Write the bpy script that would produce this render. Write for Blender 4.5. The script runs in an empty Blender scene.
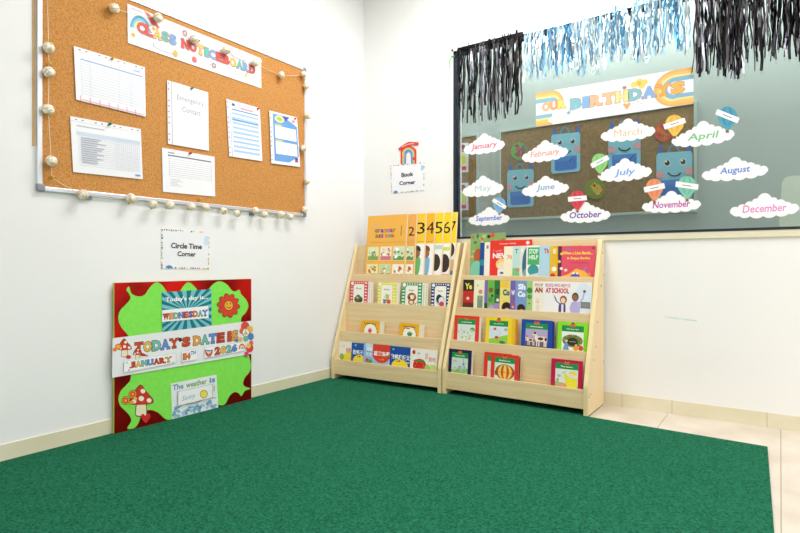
import bpy, math, random
from mathutils import Vector, Matrix
random.seed(7)
scene = bpy.context.scene
COL = scene.collection
rad = math.radians
# ------------------------------------------------------------------ camera frame
CAM = Vector((2.469, -3.082, 0.77)); YAW = rad(34.9); F = 545.0; HOR = 263.0
RV = Vector((math.cos(YAW), math.sin(YAW), 0)); FV = Vector((-math.sin(YAW), math.cos(YAW), 0)); UP = Vector((0, 0, 1))
def hit(px, py, p0, n):
    d = FV + RV*((px-400)/F) + UP*((HOR-py)/F)
    t = (Vector(p0)-CAM).dot(n)/d.dot(n)
    return CAM + d*t
def LW(x=0.0):   # photo point -> point on a plane parallel to the left wall
    return lambda u, v: hit(u, v, (x, 0, 0), Vector((1, 0, 0)))
def LWC(x=0.0):  # the same, but never below the carpet's top
    def f(u, v):
        p = hit(u, v, (x, 0, 0), Vector((1, 0, 0))); p.z = max(p.z, 0.0056); return p
    return f
def BW(y=0.0):   # photo point -> point on a plane parallel to the right-hand wall
    return lambda u, v: hit(u, v, (0, y, 0), Vector((0, 1, 0)))
# ------------------------------------------------------------------ materials
def lin(c):
    c = c/255.0
    return c/12.92 if c <= 0.04045 else ((c+0.055)/1.055)**2.4
def rgb(h):
    h = h.lstrip('#')
    return tuple(lin(int(h[i:i+2], 16)) for i in (0, 2, 4)) + (1,)
_m = {}
def base_mat(name, col, rough=0.6, metal=0.0, spec=0.3):
    m = bpy.data.materials.new(name); m.use_nodes = True
    b = m.node_tree.nodes['Principled BSDF']
    b.inputs['Base Color'].default_value = rgb(col) if isinstance(col, str) else col
    b.inputs['Roughness'].default_value = rough; b.inputs['Metallic'].default_value = metal
    b.inputs['Specular IOR Level'].default_value = spec
    return m, m.node_tree, b
def mix_noise(nt, b, c1, c2, scale, detail=4, mapscale=(1, 1, 1), bump=0.0, lo=0.35, hi=0.65, bumpdist=0.01):
    tc = nt.nodes.new('ShaderNodeTexCoord'); mp = nt.nodes.new('ShaderNodeMapping'); mp.inputs['Scale'].default_value = mapscale
    nz = nt.nodes.new('ShaderNodeTexNoise'); nz.inputs['Scale'].default_value = scale; nz.inputs['Detail'].default_value = detail
    cr = nt.nodes.new('ShaderNodeValToRGB')
    cr.color_ramp.elements[0].position = lo; cr.color_ramp.elements[1].position = hi
    cr.color_ramp.elements[0].color = rgb(c1); cr.color_ramp.elements[1].color = rgb(c2)
    L = nt.links.new
    L(tc.outputs['Object'], mp.inputs['Vector']); L(mp.outputs['Vector'], nz.inputs['Vector']); L(nz.outputs['Fac'], cr.inputs['Fac'])
    L(cr.outputs['Color'], b.inputs['Base Color'])
    if bump:
        bp = nt.nodes.new('ShaderNodeBump'); bp.inputs['Strength'].default_value = bump; bp.inputs['Distance'].default_value = bumpdist
        L(nz.outputs['Fac'], bp.inputs['Height']); L(bp.outputs['Normal'], b.inputs['Normal'])
    return nz, cr, mp
def ink(col):     # printed paper / card in one colour
    if not isinstance(col, str): return col
    if col not in _m:
        _m[col] = base_mat('ink_'+col.strip('#'), col, 0.55, 0, 0.25)[0]
    return _m[col]
m_wall, nt, b = base_mat('painted_wall', '#f4f3ef', 0.7)
mix_noise(nt, b, '#eeeff0', '#f2f3f4', 1.3, 3)
# scuffed wall: paint plus a short green crayon streak
def wall_right_mat():
    m, nt, b = base_mat('painted_wall_scuffed', '#f4f3ef', 0.7)
    nz, cr, mp = mix_noise(nt, b, '#ededeb', '#f1f1f0', 1.1, 3)
    tc = nt.nodes.new('ShaderNodeTexCoord'); sp = nt.nodes.new('ShaderNodeSeparateXYZ')
    nt.links.new(tc.outputs['Object'], sp.inputs[0])
    a = BW(0)(665, 317); c = BW(0)(697, 321)
    def mathn(op, x, y=None, z=None):
        n = nt.nodes.new('ShaderNodeMath'); n.operation = op
        for i, v in enumerate((x, y, z)):
            if v is None: continue
            if isinstance(v, (int, float)): n.inputs[i].default_value = v
            else: nt.links.new(v, n.inputs[i])
        return n.outputs[0]
    mid = (a.x+c.x)/2; half = (c.x-a.x)/2; zm = a.z; sl = (c.z-a.z)/(c.x-a.x)
    dx = mathn('SUBTRACT', sp.outputs['X'], mid)
    zz = mathn('SUBTRACT', mathn('SUBTRACT', sp.outputs['Z'], (a.z+c.z)/2), mathn('MULTIPLY', dx, sl))
    inx = mathn('LESS_THAN', mathn('ABSOLUTE', dx), half)
    inz = mathn('LESS_THAN', mathn('ABSOLUTE', zz), 0.0035)
    n2 = nt.nodes.new('ShaderNodeTexNoise'); n2.inputs['Scale'].default_value = 40
    nt.links.new(tc.outputs['Object'], n2.inputs['Vector'])
    k = mathn('MULTIPLY', mathn('MULTIPLY', inx, inz), mathn('MULTIPLY', n2.outputs['Fac'], 0.75))
    mx = nt.nodes.new('ShaderNodeMix'); mx.data_type = 'RGBA'
    nt.links.new(k, mx.inputs['Factor']); nt.links.new(cr.outputs['Color'], mx.inputs['A']); mx.inputs['B'].default_value = rgb('#7fd0a8')
    nt.links.new(mx.outputs['Result'], b.inputs['Base Color'])
    return m
m_wallr = wall_right_mat()
m_ceil = base_mat('ceiling_paint', '#f5f5f3', 0.8)[0]
m_tile, nt, b = base_mat('floor_tile', '#e8e2d4', 0.35)
mix_noise(nt, b, '#cdc1b0', '#ddd3c4', 5, 6)
m_joint = base_mat('tile_joint', '#a89c88', 0.8)[0]
m_skirt, nt, b = base_mat('skirting_tile', '#e6e0c8', 0.4)
mix_noise(nt, b, '#dcd6b8', '#e6e0c8', 3, 4)
m_carpet, nt, b = base_mat('green_carpet', '#21664a', 0.95, 0, 0.05)
nz, cr, mp = mix_noise(nt, b, '#124a36', '#2c7c5b', 130, 5, bump=0.9, lo=0.3, hi=0.7, bumpdist=0.006)
m_carpet_edge = base_mat('carpet_edge', '#16513a', 0.95, 0, 0.05)[0]
m_cork, nt, b = base_mat('cork', '#c48a48', 0.9, 0, 0.1)
nz, cr, mp = mix_noise(nt, b, '#b87c40', '#d0985a', 150, 8, bump=0.2, lo=0.36, hi=0.6, bumpdist=0.002)
m_cork2, nt, b = base_mat('brown_felt_board', '#7d6444', 0.95, 0, 0.05)
mix_noise(nt, b, '#7d6240', '#937a55', 60, 5)
m_alu = base_mat('brushed_aluminium', '#dfe3ea', 0.35, 0.55, 0.5)[0]
m_grey = base_mat('grey_plastic', '#8f9499', 0.5)[0]
m_navy = base_mat('dark_window_frame', '#252d3c', 0.35)[0]
m_white = base_mat('white_plastic', '#f1f0ec', 0.4)[0]
m_far = base_mat('far_wall_paint', '#acb5b0', 0.85)[0]
def wood(name, c1, c2, ms):
    m, nt, b = base_mat(name, c1, 0.42, 0, 0.35)
    mix_noise(nt, b, c1, c2, 6, 6, mapscale=ms, lo=0.3, hi=0.72)
    return m
m_woodx = wood('maple_grain_across', '#e6c896', '#efdab0', (0.6, 12, 12))
m_woodz = wood('maple_grain_upright', '#e8cd9e', '#f0dcb4', (12, 12, 0.6))
m_band = base_mat('pale_edge_banding', '#ecd9a6', 0.4)[0]
m_screw = base_mat('screw_cap', '#9c7b4e', 0.45)[0]
m_page, nt, b = base_mat('paper_pages', '#f3efe2', 0.8)
mix_noise(nt, b, '#ddd6c2', '#faf7ee', 14, 3, mapscale=(1, 60, 1))
m_foil, nt, b = base_mat('red_foil', '#c2140f', 0.28, 0.75, 0.5)
mix_noise(nt, b, '#8e0b08', '#dd1a12', 5, 3, bump=0.35, bumpdist=0.01)
m_edgey = base_mat('yellow_green_card_edge', '#b9d64a', 0.6)[0]
m_green, nt, b = base_mat('lime_card', '#7ce24f', 0.75, 0, 0.15)
mix_noise(nt, b, '#84e557', '#8aea5c', 60, 3)
m_pearl, nt, b = base_mat('pearl_wicker', '#f5eed8', 0.3, 0.15, 0.6)
mix_noise(nt, b, '#d7bf7c', '#fffaf0', 90, 3, bump=0.6, lo=0.33, hi=0.5, bumpdist=0.004)
m_gold = base_mat('brass_pin', '#e0b52e', 0.3, 0.6)[0]
m_cord = base_mat('cream_cord', '#e9e2cf', 0.7)[0]
m_sleeve = base_mat('plastic_sleeve_paper', '#f1f2f7', 0.3, 0, 0.5)[0]
m_tb = [base_mat('black_tinsel_'+n, c, r, 0.9, 0.5)[0] for n, c, r in (('a', '#2b2a2e', 0.25), ('b', '#4a4648', 0.3), ('c', '#8b8a96', 0.2))]
m_ts = [base_mat('blue_tinsel_'+n, c, r, 0.85, 0.5)[0] for n, c, r in (('a', '#cfe4ee', 0.28), ('b', '#a3cde6', 0.3), ('c', '#5c9fd0', 0.3), ('d', '#eef6fa', 0.25))]
def glass_mat():
    m = bpy.data.materials.new('window_glass'); m.use_nodes = True; nt = m.node_tree; nt.nodes.clear()
    o = nt.nodes.new('ShaderNodeOutputMaterial'); mx = nt.nodes.new('ShaderNodeMixShader')
    t = nt.nodes.new('ShaderNodeBsdfTransparent'); t.inputs[0].default_value = (0.93, 0.97, 0.96, 1)
    g = nt.nodes.new('ShaderNodeBsdfGlossy'); g.inputs['Roughness'].default_value = 0.02
    fr = nt.nodes.new('ShaderNodeFresnel'); fr.inputs['IOR'].default_value = 1.55
    nt.links.new(fr.outputs[0], mx.inputs[0]); nt.links.new(t.outputs[0], mx.inputs[1]); nt.links.new(g.outputs[0], mx.inputs[2])
    nt.links.new(mx.outputs[0], o.inputs[0]); return m
m_glass = glass_mat()
# ------------------------------------------------------------------ object helpers
def tag(o, label=None, cat=None, group=None, kind=None):
    if label: o['label'] = label
    if cat: o['category'] = cat
    if group: o['group'] = group
    if kind: o['kind'] = kind
    return o
def link(o, parent=None):
    COL.objects.link(o)
    if parent is not None: o.parent = parent
    return o
def empty(name, loc=(0, 0, 0), rz=0):
    o = bpy.data.objects.new(name, None); o.empty_display_size = 0.05
    o.location = loc; o.rotation_euler = (0, 0, rz); return link(o)
class MB:
    def __init__(s): s.v = []; s.f = []; s.mi = []; s.ms = []; s.sm = []
    def m(s, mat):
        mat = ink(mat)
        if mat not in s.ms: s.ms.append(mat)
        return s.ms.index(mat)
    def face(s, pts, mat, smooth=False):
        k = len(s.v); s.v += [tuple(p) for p in pts]; s.f.append(list(range(k, k+len(pts)))); s.mi.append(s.m(mat)); s.sm.append(smooth)
    def mesh(s, verts, faces, mat, smooth=False):
        k = len(s.v); s.v += [tuple(p) for p in verts]
        for f in faces: s.f.append([k+i for i in f]); s.mi.append(s.m(mat)); s.sm.append(smooth)
    def box(s, a, b, mat):
        x0, y0, z0 = a; x1, y1, z1 = b
        v = [(x, y, z) for x in (x0, x1) for y in (y0, y1) for z in (z0, z1)]
        s.mesh(v, [(0, 1, 3, 2), (4, 6, 7, 5), (0, 4, 5, 1), (2, 3, 7, 6), (0, 2, 6, 4), (1, 5, 7, 3)], mat)
    def prism(s, pts, d, mat, matside=None):    # pts: 3D outline, d: extrusion vector
        n = len(pts); P = [Vector(p) for p in pts]; Q = [p+Vector(d) for p in P]
        s.mesh(P+Q, [list(range(n)), list(range(2*n-1, n-1, -1))], mat)
        s.mesh(P+Q, [[i, i+n, (i+1) % n+n, (i+1) % n] for i in range(n)], matside or mat)
    def tube(s, pts, r, mat, n=6):
        pts = [Vector(p) for p in pts]; rings = []
        for i, p in enumerate(pts):
            t = (pts[min(i+1, len(pts)-1)]-pts[max(i-1, 0)]).normalized()
            a = t.cross(Vector((0.3, 0.2, 1))); a = a.normalized() if a.length > 1e-4 else Vector((1, 0, 0)); b2 = t.cross(a)
            rings += [p+a*(r*math.cos(2*math.pi*k/n))+b2*(r*math.sin(2*math.pi*k/n)) for k in range(n)]
        fs = [[i*n+k, i*n+(k+1) % n, (i+1)*n+(k+1) % n, (i+1)*n+k] for i in range(len(pts)-1) for k in range(n)]
        fs += [list(range(n)), [(len(pts)-1)*n+k for k in range(n-1, -1, -1)]]
        s.mesh(rings, fs, mat, True)
    def ball(s, c, r, mat, seg=14, rings=9, sq=(1, 1, 1)):
        v = []; f = []
        for i in range(rings+1):
            th = math.pi*i/rings
            for k in range(seg):
                ph = 2*math.pi*k/seg
                v.append((c[0]+r*sq[0]*math.sin(th)*math.cos(ph), c[1]+r*sq[1]*math.sin(th)*math.sin(ph), c[2]+r*sq[2]*math.cos(th)))
        for i in range(rings):
            for k in range(seg):
                f.append([i*seg+k, i*seg+(k+1) % seg, (i+1)*seg+(k+1) % seg, (i+1)*seg+k])
        s.mesh(v, f, mat, True)
    def build(s, name, parent=None, origin=None, bevel=0):
        me = bpy.data.meshes.new(name)
        V = s.v
        if origin is not None: V = [tuple(Vector(p)-Vector(origin)) for p in V]
        me.from_pydata(V, [], s.f)
        for m in s.ms: me.materials.append(m)
        me.polygons.foreach_set('material_index', s.mi); me.polygons.foreach_set('use_smooth', s.sm)
        me.update()
        o = bpy.data.objects.new(name, me)
        if origin is not None: o.location = origin
        link(o, parent)
        if bevel:
            mo = o.modifiers.new('soft_edges', 'BEVEL'); mo.width = bevel; mo.segments = 2; mo.limit_method = 'ANGLE'
        return o
def centre(pts):
    c = Vector((0, 0, 0))
    for p in pts: c += Vector(p)
    return c/len(pts)
# ---- text glyph meshes
_tc = {}
def glyph(txt, off=0.0, shear=0.0):
    k = (txt, off, shear)
    if k in _tc: return _tc[k]
    cu = bpy.data.curves.new('t', 'FONT'); cu.body = txt; cu.size = 1.0; cu.offset = off; cu.resolution_u = 2; cu.shear = shear
    cu.align_x = 'CENTER'
    o = bpy.data.objects.new('t', cu); COL.objects.link(o)
    dg = bpy.context.evaluated_depsgraph_get(); dg.update()
    me = bpy.data.meshes.new_from_object(o.evaluated_get(dg))
    v = [(p.co.x, p.co.y) for p in me.vertices]; f = [list(p.vertices) for p in me.polygons]
    bpy.data.objects.remove(o); bpy.data.meshes.remove(me); bpy.data.curves.remove(cu)
    if v:
        x0 = min(p[0] for p in v); x1 = max(p[0] for p in v); y0 = min(p[1] for p in v); y1 = max(p[1] for p in v)
        asp = (x1-x0)/max(1e-6, y1-y0)
        v = [((p[0]-x0)/(x1-x0+1e-9), (p[1]-y0)/(y1-y0+1e-9)) for p in v]
    else: asp = 1
    _tc[k] = (v, f, asp); return _tc[k]
SERIF = {'A': [(.08, 0), (.92, 0)], 'B': [(.1, 0), (.1, 1)], 'D': [(.1, 0), (.1, 1)], 'E': [(.12, 0), (.12, 1)], 'H': [(.1, 0), (.1, 1), (.9, 0), (.9, 1)],
         'N': [(.1, 0), (.1, 1), (.9, 1)], 'I': [(.5, 0), (.5, 1)], 'L': [(.15, 0), (.15, 1)], 'T': [(.5, 0)], 'R': [(.1, 0), (.1, 1), (.92, 0)],
         'U': [(.1, 1), (.9, 1)], 'Y': [(.1, 1), (.9, 1), (.5, 0)], 'W': [(.06, 1), (.5, 1), (.94, 1)], 'J': [(.75, 1)]}
class Art(MB):
    """Coloured paper shapes laid in thin layers on one plane. M maps (u, v) to a point, n faces the viewer."""
    def __init__(s, M, n, dl=0.00018):
        super().__init__(); s.M = M; s.n = Vector(n).normalized(); s.l = 0; s.dl = dl
    def P(s, u, v, lift=None): return s.M(u, v) + s.n*((s.l if lift is None else lift)*s.dl)
    def body(s, pts, th, mat, matside=None):
        P = [s.P(u, v) for u, v in pts]
        s.prism(P, -s.n*th, mat, matside); s.l += 1
    def poly(s, pts, col):
        s.face([s.P(u, v) for u, v in pts], col); s.l += 1
    def rect(s, x0, y0, x1, y1, col): s.poly([(x0, y0), (x1, y0), (x1, y1), (x0, y1)], col)
    def ell(s, cx, cy, rx, ry, col, n=20, a0=0, a1=360):
        pts = [(cx+rx*math.cos(rad(a0+(a1-a0)*i/n)), cy+ry*math.sin(rad(a0+(a1-a0)*i/n))) for i in range(n if a1-a0 == 360 else n+1)]
        s.poly(pts, col)
    def arc(s, cx, cy, rx, ry, w, wy, col, a0, a1, n=14):
        o = [(cx+rx*math.cos(rad(a0+(a1-a0)*i/n)), cy+ry*math.sin(rad(a0+(a1-a0)*i/n))) for i in range(n+1)]
        i_ = [(cx+(rx-w)*math.cos(rad(a0+(a1-a0)*i/n)), cy+(ry-wy)*math.sin(rad(a0+(a1-a0)*i/n))) for i in range(n+1)]
        for i in range(n): s.face([s.P(*o[i]), s.P(*o[i+1]), s.P(*i_[i+1]), s.P(*i_[i])], col)
        s.l += 1
    def line(s, pts, w, col):
        for a, b in zip(pts, pts[1:]):
            dx, dy = b[0]-a[0], b[1]-a[1]; L = math.hypot(dx, dy) or 1
            nx, ny = -dy/L*w/2, dx/L*w/2
            s.face([s.P(a[0]+nx, a[1]+ny), s.P(b[0]+nx, b[1]+ny), s.P(b[0]-nx, b[1]-ny), s.P(a[0]-nx, a[1]-ny)], col)
        s.l += 1
    def text(s, txt, q, col, off=0.0, shear=0.0):     # q: (x0,y_base,x1,y_top) or 4 points BL,BR,TR,TL
        if len(q) == 4 and not isinstance(q[0], (tuple, list)):
            x0, y0, x1, y1 = q; q = [(x0, y0), (x1, y0), (x1, y1), (x0, y1)]
        v, f, asp = glyph(txt, off, shear)
        if not v: return
        def B(a, b):
            return tuple((q[0][i]*(1-a)+q[1][i]*a)*(1-b)+(q[3][i]*(1-a)+q[2][i]*a)*b for i in (0, 1))
        s.mesh([s.P(*B(a, b)) for a, b in v], f, col); s.l += 1
    def slab(s, txt, q, cols, outline='#7a4a3a', gap=0.06, off=0.045):   # chunky slab letters, a colour each
        if len(q) == 4 and not isinstance(q[0], (tuple, list)):
            x0, y0, x1, y1 = q; q = [(x0, y0), (x1, y0), (x1, y1), (x0, y1)]
        def B(a, b):
            return tuple((q[0][i]*(1-a)+q[1][i]*a)*(1-b)+(q[3][i]*(1-a)+q[2][i]*a)*b for i in (0, 1))
        ws = [0.5 if c == ' ' else (0.35 if c in "'" else (0.62 if c == 'I' else (1.25 if c in 'WM' else 1.0))) for c in txt]
        tot = sum(ws); x = 0; k = 0
        for pas in (0, 1):
            if pas == 0 and not outline: continue
            x = 0; k = 0
            for c, w in zip(txt, ws):
                a0 = (x+gap*w/2)/tot; a1 = (x+w-gap*w/2)/tot; x += w
                if c == ' ': continue
                col = cols[k % len(cols)]; k += 1
                e = 0.0 if pas else 0.055
                g0, g1 = a0-e*(a1-a0), a1+e*(a1-a0); h0, h1 = (-e, 1+e) if c != "'" else (0.6, 1.0)
                v, f, _ = glyph(c, off + (0.03 if pas == 0 else 0))
                cc = col if pas else outline
                lift = s.l
                s.mesh([s.P(*B(g0+(g1-g0)*a, h0+(h1-h0)*b), lift) for a, b in v], f, cc)
                for (sx, sy) in SERIF.get(c, []):
                    hw = 0.23+e; hh = 0.19+e
                    xa = max(g0-0.04*(a1-a0), a0+(a1-a0)*(sx-hw)); xb = min(g1+0.04*(a1-a0), a0+(a1-a0)*(sx+hw))
                    ya, yb = (-e, hh) if sy == 0 else (1-hh, 1+e)
                    s.mesh([s.P(*B(p, r_), lift+0.3) for p, r_ in ((xa, ya), (xb, ya), (xb, yb), (xa, yb))], [(0, 1, 2, 3)], cc)
            s.l += 1
def quadmap(pts):      # unit square (v up) onto 4 points BL BR TR TL given as vectors
    a, b, c, d = [Vector(p) for p in pts]
    return lambda u, v: (a*(1-u)+b*u)*(1-v)+(d*(1-u)+c*u)*v
def pxquad(pl, tl, tr, br, bl):
    return quadmap([pl(*bl), pl(*br), pl(*tr), pl(*tl)])
NX = Vector((1, 0, 0)); NY = Vector((0, -1, 0))
UNIT = [(0, 0), (1, 0), (1, 1), (0, 1)]
def finish(a, name, parent=None, lab=None, cat=None, group=None):
    o = a.build(name, parent, None if parent else centre(a.v[:4]))
    if lab: tag(o, lab, cat, group)
    return o
# ------------------------------------------------------------------ room shell
RX, RY, RZ = 5.2, -5.6, 2.75
def structure(name, mb, **k):
    o = mb.build(name, **k); o['kind'] = 'structure'; return o
wx0 = BW(0)(454.2, 200).x; wx1 = 4.5; wz0 = 0.925; wz1 = 2.13
w = MB(); w.box((-0.1, RY, 0), (0, 0.1, RZ), m_wall); structure('wall_left', w)
w = MB()
w.box((0, 0, 0), (wx0, 0.1, RZ), m_wallr); w.box((wx1, 0, 0), (RX, 0.1, RZ), m_wallr)
w.box((wx0, 0, 0), (wx1, 0.1, wz0), m_wallr); w.box((wx0, 0, wz1), (wx1, 0.1, RZ), m_wallr)
structure('wall_right', w)
w = MB(); w.box((-0.1, RY-0.1, 0), (RX+0.1, RY, RZ), m_wall); structure('wall_behind', w)
w = MB(); w.box((RX, RY, 0), (RX+0.1, 0.1, RZ), m_wall); structure('wall_far_side', w)
w = MB(); w.box((-0.1, RY-0.1, RZ), (RX+0.1, 0.1, RZ+0.1), m_ceil); structure('ceiling', w)
w = MB(); w.box((-0.1, RY-0.1, -0.1), (RX+0.1, 0.1, 0), m_tile)
jx = [0.2+0.61*i for i in range(9)]
x_off = hit(781, 480, (0, 0, 0), UP).x; sp_ = x_off-hit(664, 419, (0, 0, 0), UP).x
for i in range(-5, 6):
    x = x_off+sp_*i
    if 0 < x < RX: w.box((x-0.0015, RY, 0), (x+0.0015, 0, 0.0004), m_joint)
for i in range(0, 9):
    y = -1.36-0.61*i
    w.box((0, y-0.0015, 0), (RX, y+0.0015, 0.0004), m_joint)
p = hit(660, 415, (0, 0, 0), UP)
structure('floor', w)
w = MB(); x = 0.0
w.box((0.012, -0.004, 0), (RX, 0, 0.069), m_skirt)
for px in (622, 672, 767): 
    xx = BW(-0.004)(px, 410).x; w.box((xx-0.001, -0.0045, 0), (xx+0.001, 0, 0.0694), m_joint)
structure('baseboard_right', w)
w = MB(); w.box((0, RY, 0), (0.006, 0, 0.068), m_skirt)
structure('baseboard_left', w)
# window : dark frame, pale sill moulding, glass
w = MB(); fy = -0.012
w.box((wx0, fy, wz0), (wx0+0.018, 0.05, wz1), m_navy); w.box((wx0, fy, wz0), (wx1, 0.05, wz0+0.012), m_navy)
w.box((wx0, fy, wz1-0.02), (wx1, 0.05, wz1), m_navy); w.box((wx1-0.028, fy, wz0), (wx1, 0.05, wz1), m_navy)
structure('window_1', w)
w = MB(); w.box((wx0-0.018, -0.008, wz0-0.03), (wx0, 0, wz1+0.02), m_white); w.box((wx0-0.018, -0.010, wz0-0.034), (wx1+0.02, 0, wz0), m_skirt)
w.box((wx0-0.018, -0.008, wz1), (wx1+0.02, 0, wz1+0.02), m_white)
structure('trim_1', w, bevel=0.002)
w = MB(); w.box((wx0+0.018, 0.006, wz0+0.012), (wx1-0.028, 0.012, wz1-0.02), m_glass)
g = structure('window_2', w); g['label'] = 'large pane of window glass'
# the space beyond the glass
FY = 0.62
w = MB(); w.box((0, FY, 0.3), (RX, FY+0.05, RZ), m_far); structure('wall_beyond', w)
w = MB(); w.box((-0.1, 0.1, 0.3), (0, FY+0.05, RZ), m_far); structure('wall_beyond_left', w)
w = MB(); w.box((RX, 0.1, 0.3), (RX+0.1, FY+0.05, RZ), m_far); structure('wall_beyond_right', w)
w = MB(); w.box((-0.1, 0.1, 0.25), (RX+0.1, FY+0.05, 0.3), m_far); structure('floor_beyond', w)
w = MB(); w.box((-0.1, 0.1, RZ), (RX+0.1, FY+0.05, RZ+0.05), m_far); structure('ceiling_beyond', w)
# ------------------------------------------------------------------ carpet
def fl(px, py, z=0.0): return hit(px, py, (0, 0, z), UP)
cz = 0.005
pts = [(0.0062, -0.015), (1.679, -0.015), (1.682, -0.318), (fl(767.5, 446.5, cz).x, fl(767.5, 446.5, cz).y), (2.455, -1.2), (2.56, -4.6), (0.0062, -4.6)]  # runs on under the bookcases, added there to darken the gap below them
c = MB(); c.prism([(x, y, cz) for x, y in pts], (0, 0, -cz), m_carpet, m_carpet_edge)
tag(c.build('carpet'), 'large dark green carpet covering the tiled floor', 'carpet')
# ------------------------------------------------------------------ noticeboard on the left wall
def pl(*a): return LW(0.028)(*a)
y0 = LW(0.018)(37.6, 100).y; y1 = LW(0.018)(306.5, 100).y
zt = LW(0.02)(230, 36.8).z; zb = LW(0.03)(170, 203).z
nb = empty('noticeboard', (0, (y0+y1)/2, zb))
def nbp(name, mb, **k):
    o = mb.build(name, nb, **k); o.matrix_parent_inverse = Matrix.Translation(nb.location).inverted(); return o
a = MB(); a.box((0.0, y0+0.004, zb+0.004), (0.008, y1-0.004, zt-0.004), wood('board_backing', '#c79a5c', '#d9b175', (1, 1, 1)))
a.box((0.0, y0-0.012, zb+0.18), (0.004, y0-0.004, zt), wood('board_backing_strip', '#c79a5c', '#d9b175', (1, 1, 1))); nbp('backing', a)
a = MB(); a.box((0.008, y0+0.01, zb+0.01), (0.012, y1-0.01, zt-0.01), m_cork); nbp('cork_panel', a)
fw = 0.019
for (ya, yb, za, zc, nm) in ((y0, y0+fw, zb, zt, 'left'), (y1-fw*0.8, y1, zb, zt, 'r'), (y0+fw, y1-fw*0.8, zb, zb+fw, 'b'), (y0+fw, y1-fw*0.8, zt-fw, zt, 't')):
    a = MB(); a.box((0.0, ya, za), (0.018, yb, zc), m_alu); nbp('frame_rail', a, bevel=0.003)
for (ya, za) in ((y0, zb), (y1-0.028, zb), (y0, zt-0.028), (y1-0.028, zt-0.028)):
    a = MB(); a.box((0.0, ya-0.002, za-0.002), (0.020, ya+0.030, za+0.030), m_grey); nbp('corner_cap', a, bevel=0.006)
for (qx, qy, w_) in ((85.5, 196.5, 0.045), (251, 213.5, 0.03)):
    c = LW(0.0)(qx, qy); a = MB(); a.box((0.0, c.y-w_/2, c.z-0.012), (0.012, c.y+w_/2, zb), base_mat('slate_clip', '#7f8ca6', 0.5)[0]); nbp('hanger_clip', a, bevel=0.002)
tag(nb, 'large cork noticeboard in a silver frame hanging on the white wall', 'noticeboard')
NBX = 0.0125
P = LW(NBX+0.002)
def paper(name, tl, tr, br, bl, lab, cat, th=0.0012, mat=None, lift=0.0):
    a = Art(pxquad(LW(NBX+0.002+lift), tl, tr, br, bl), NX, 0.00004)
    a.body(UNIT, th, mat or m_sleeve); return a
def holes(a, side='left'):   # punched holes with dark rims
    for i in range(11):
        t = 0.06+0.088*i
        if i in (2, 8): continue
        c = '#8a6f62' if i % 3 else '#5c5563'
        if side == 'left': a.rect(0.02, t, 0.045, t+0.022, c)
        else: a.rect(t, 0.95, t+0.025, 0.968, c)
a = paper('p', (73.8, 45.8), (144.9, 67.3), (145.9, 116.7), (76.2, 99.6), '', '', lift=0.004)
holes(a, 'top'); a.line([(0, 0.92), (1, 0.92)], 0.006, '#d0ccd6')
a.rect(0.08, 0.78, 0.96, 0.80, '#8fb0dc')
for i in range(12): a.line([(0.08, 0.72-0.052*i), (0.96, 0.72-0.052*i)], 0.006, '#c9d3e6')
for x in (0.08, 0.2, 0.6, 0.78, 0.96): a.line([(x, 0.1), (x, 0.78)], 0.004, '#d3d9ea')
for i in range(7): a.rect(0.05+0.13*i, 0.0, 0.065+0.13*i, 0.10, '#f3b8cf')
a.rect(0.08, 0.02, 0.96, 0.035, '#e9b4c8'); a.rect(0.82, 0.86, 0.92, 0.88, '#9db7e0')
finish(a, 'schedule_sheet', None, 'landscape timetable sheet with pink bottom marks, upper left on the cork board', 'paper', 'papers pinned on the noticeboard')
a = paper('p', (70.2, 116), (140.8, 129), (142.8, 179.3), (73.2, 172), '', '', lift=0.003)
holes(a, 'top'); a.line([(0, 0.92), (1, 0.92)], 0.006, '#d0ccd6')
a.rect(0.08, 0.84, 0.45, 0.86, '#b9bccc'); a.rect(0.07, 0.68, 0.98, 0.75, '#cfdded')
for i in range(14): a.line([(0.08, 0.66-0.04*i), (0.96, 0.66-0.04*i)], 0.005, '#c6cddc')
for i in range(13): a.line([(0.60+0.03*i, 0.12), (0.60+0.03*i, 0.75)], 0.003, '#c6cddc')
for i in range(12):
    a.rect(0.12, 0.635-0.04*i, 0.12+random.uniform(0.2, 0.42), 0.65-0.04*i, '#b3b9c8')
a.rect(0.88, 0.05, 0.96, 0.085, '#7fa6d8')
finish(a, 'planner_sheet', None, 'landscape checklist grid sheet at lower left of the cork board', 'paper', 'papers pinned on the noticeboard')
a = paper('p', (167.2, 80.0), (208.2, 92.4), (208.9, 150.8), (168, 143.8), '', '', lift=0.004)
holes(a); a.line([(0.10, 0), (0.10, 1)], 0.015, '#b8a9b5')
a.text('Emergency', (0.22, 0.71, 0.88, 0.82), '#a3a3a8', 0.0); a.text('Contact', (0.34, 0.56, 0.80, 0.65), '#a3a3a8', 0.0)
finish(a, 'contact_sheet', None, 'upright white sheet reading Emergency Contact in grey letters', 'paper', 'papers pinned on the noticeboard')
a = paper('p', (162, 147.6), (214.6, 156.8), (215.2, 196.6), (163, 191.8), '', '', lift=0.002)
a.rect(0.10, 0.84, 0.93, 0.87, '#6c7486'); a.rect(0.10, 0.90, 0.22, 0.93, '#9aa0ae')
for i in range(9): a.line([(0.12, 0.78-0.05*i), (0.93, 0.78-0.05*i)], 0.006, '#b4b8c4')
for x in (0.12, 0.93): a.line([(x, 0.38), (x, 0.84)], 0.006, '#b4b8c4')
for i in range(5): a.rect(0.14, 0.30-0.035*i, 0.25+0.15*random.random(), 0.315-0.035*i, '#d2d3da')
finish(a, 'notice_sheet', None, 'small landscape sheet with ruled lines at the bottom middle of the cork board', 'paper', 'papers pinned on the noticeboard')
a = paper('p', (226.3, 98.8), (259.8, 108), (262.4, 161.2), (229.3, 156.2), '', '', lift=0.004)
holes(a); a.line([(0.09, 0), (0.09, 1)], 0.015, '#b8b9c8')
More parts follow.
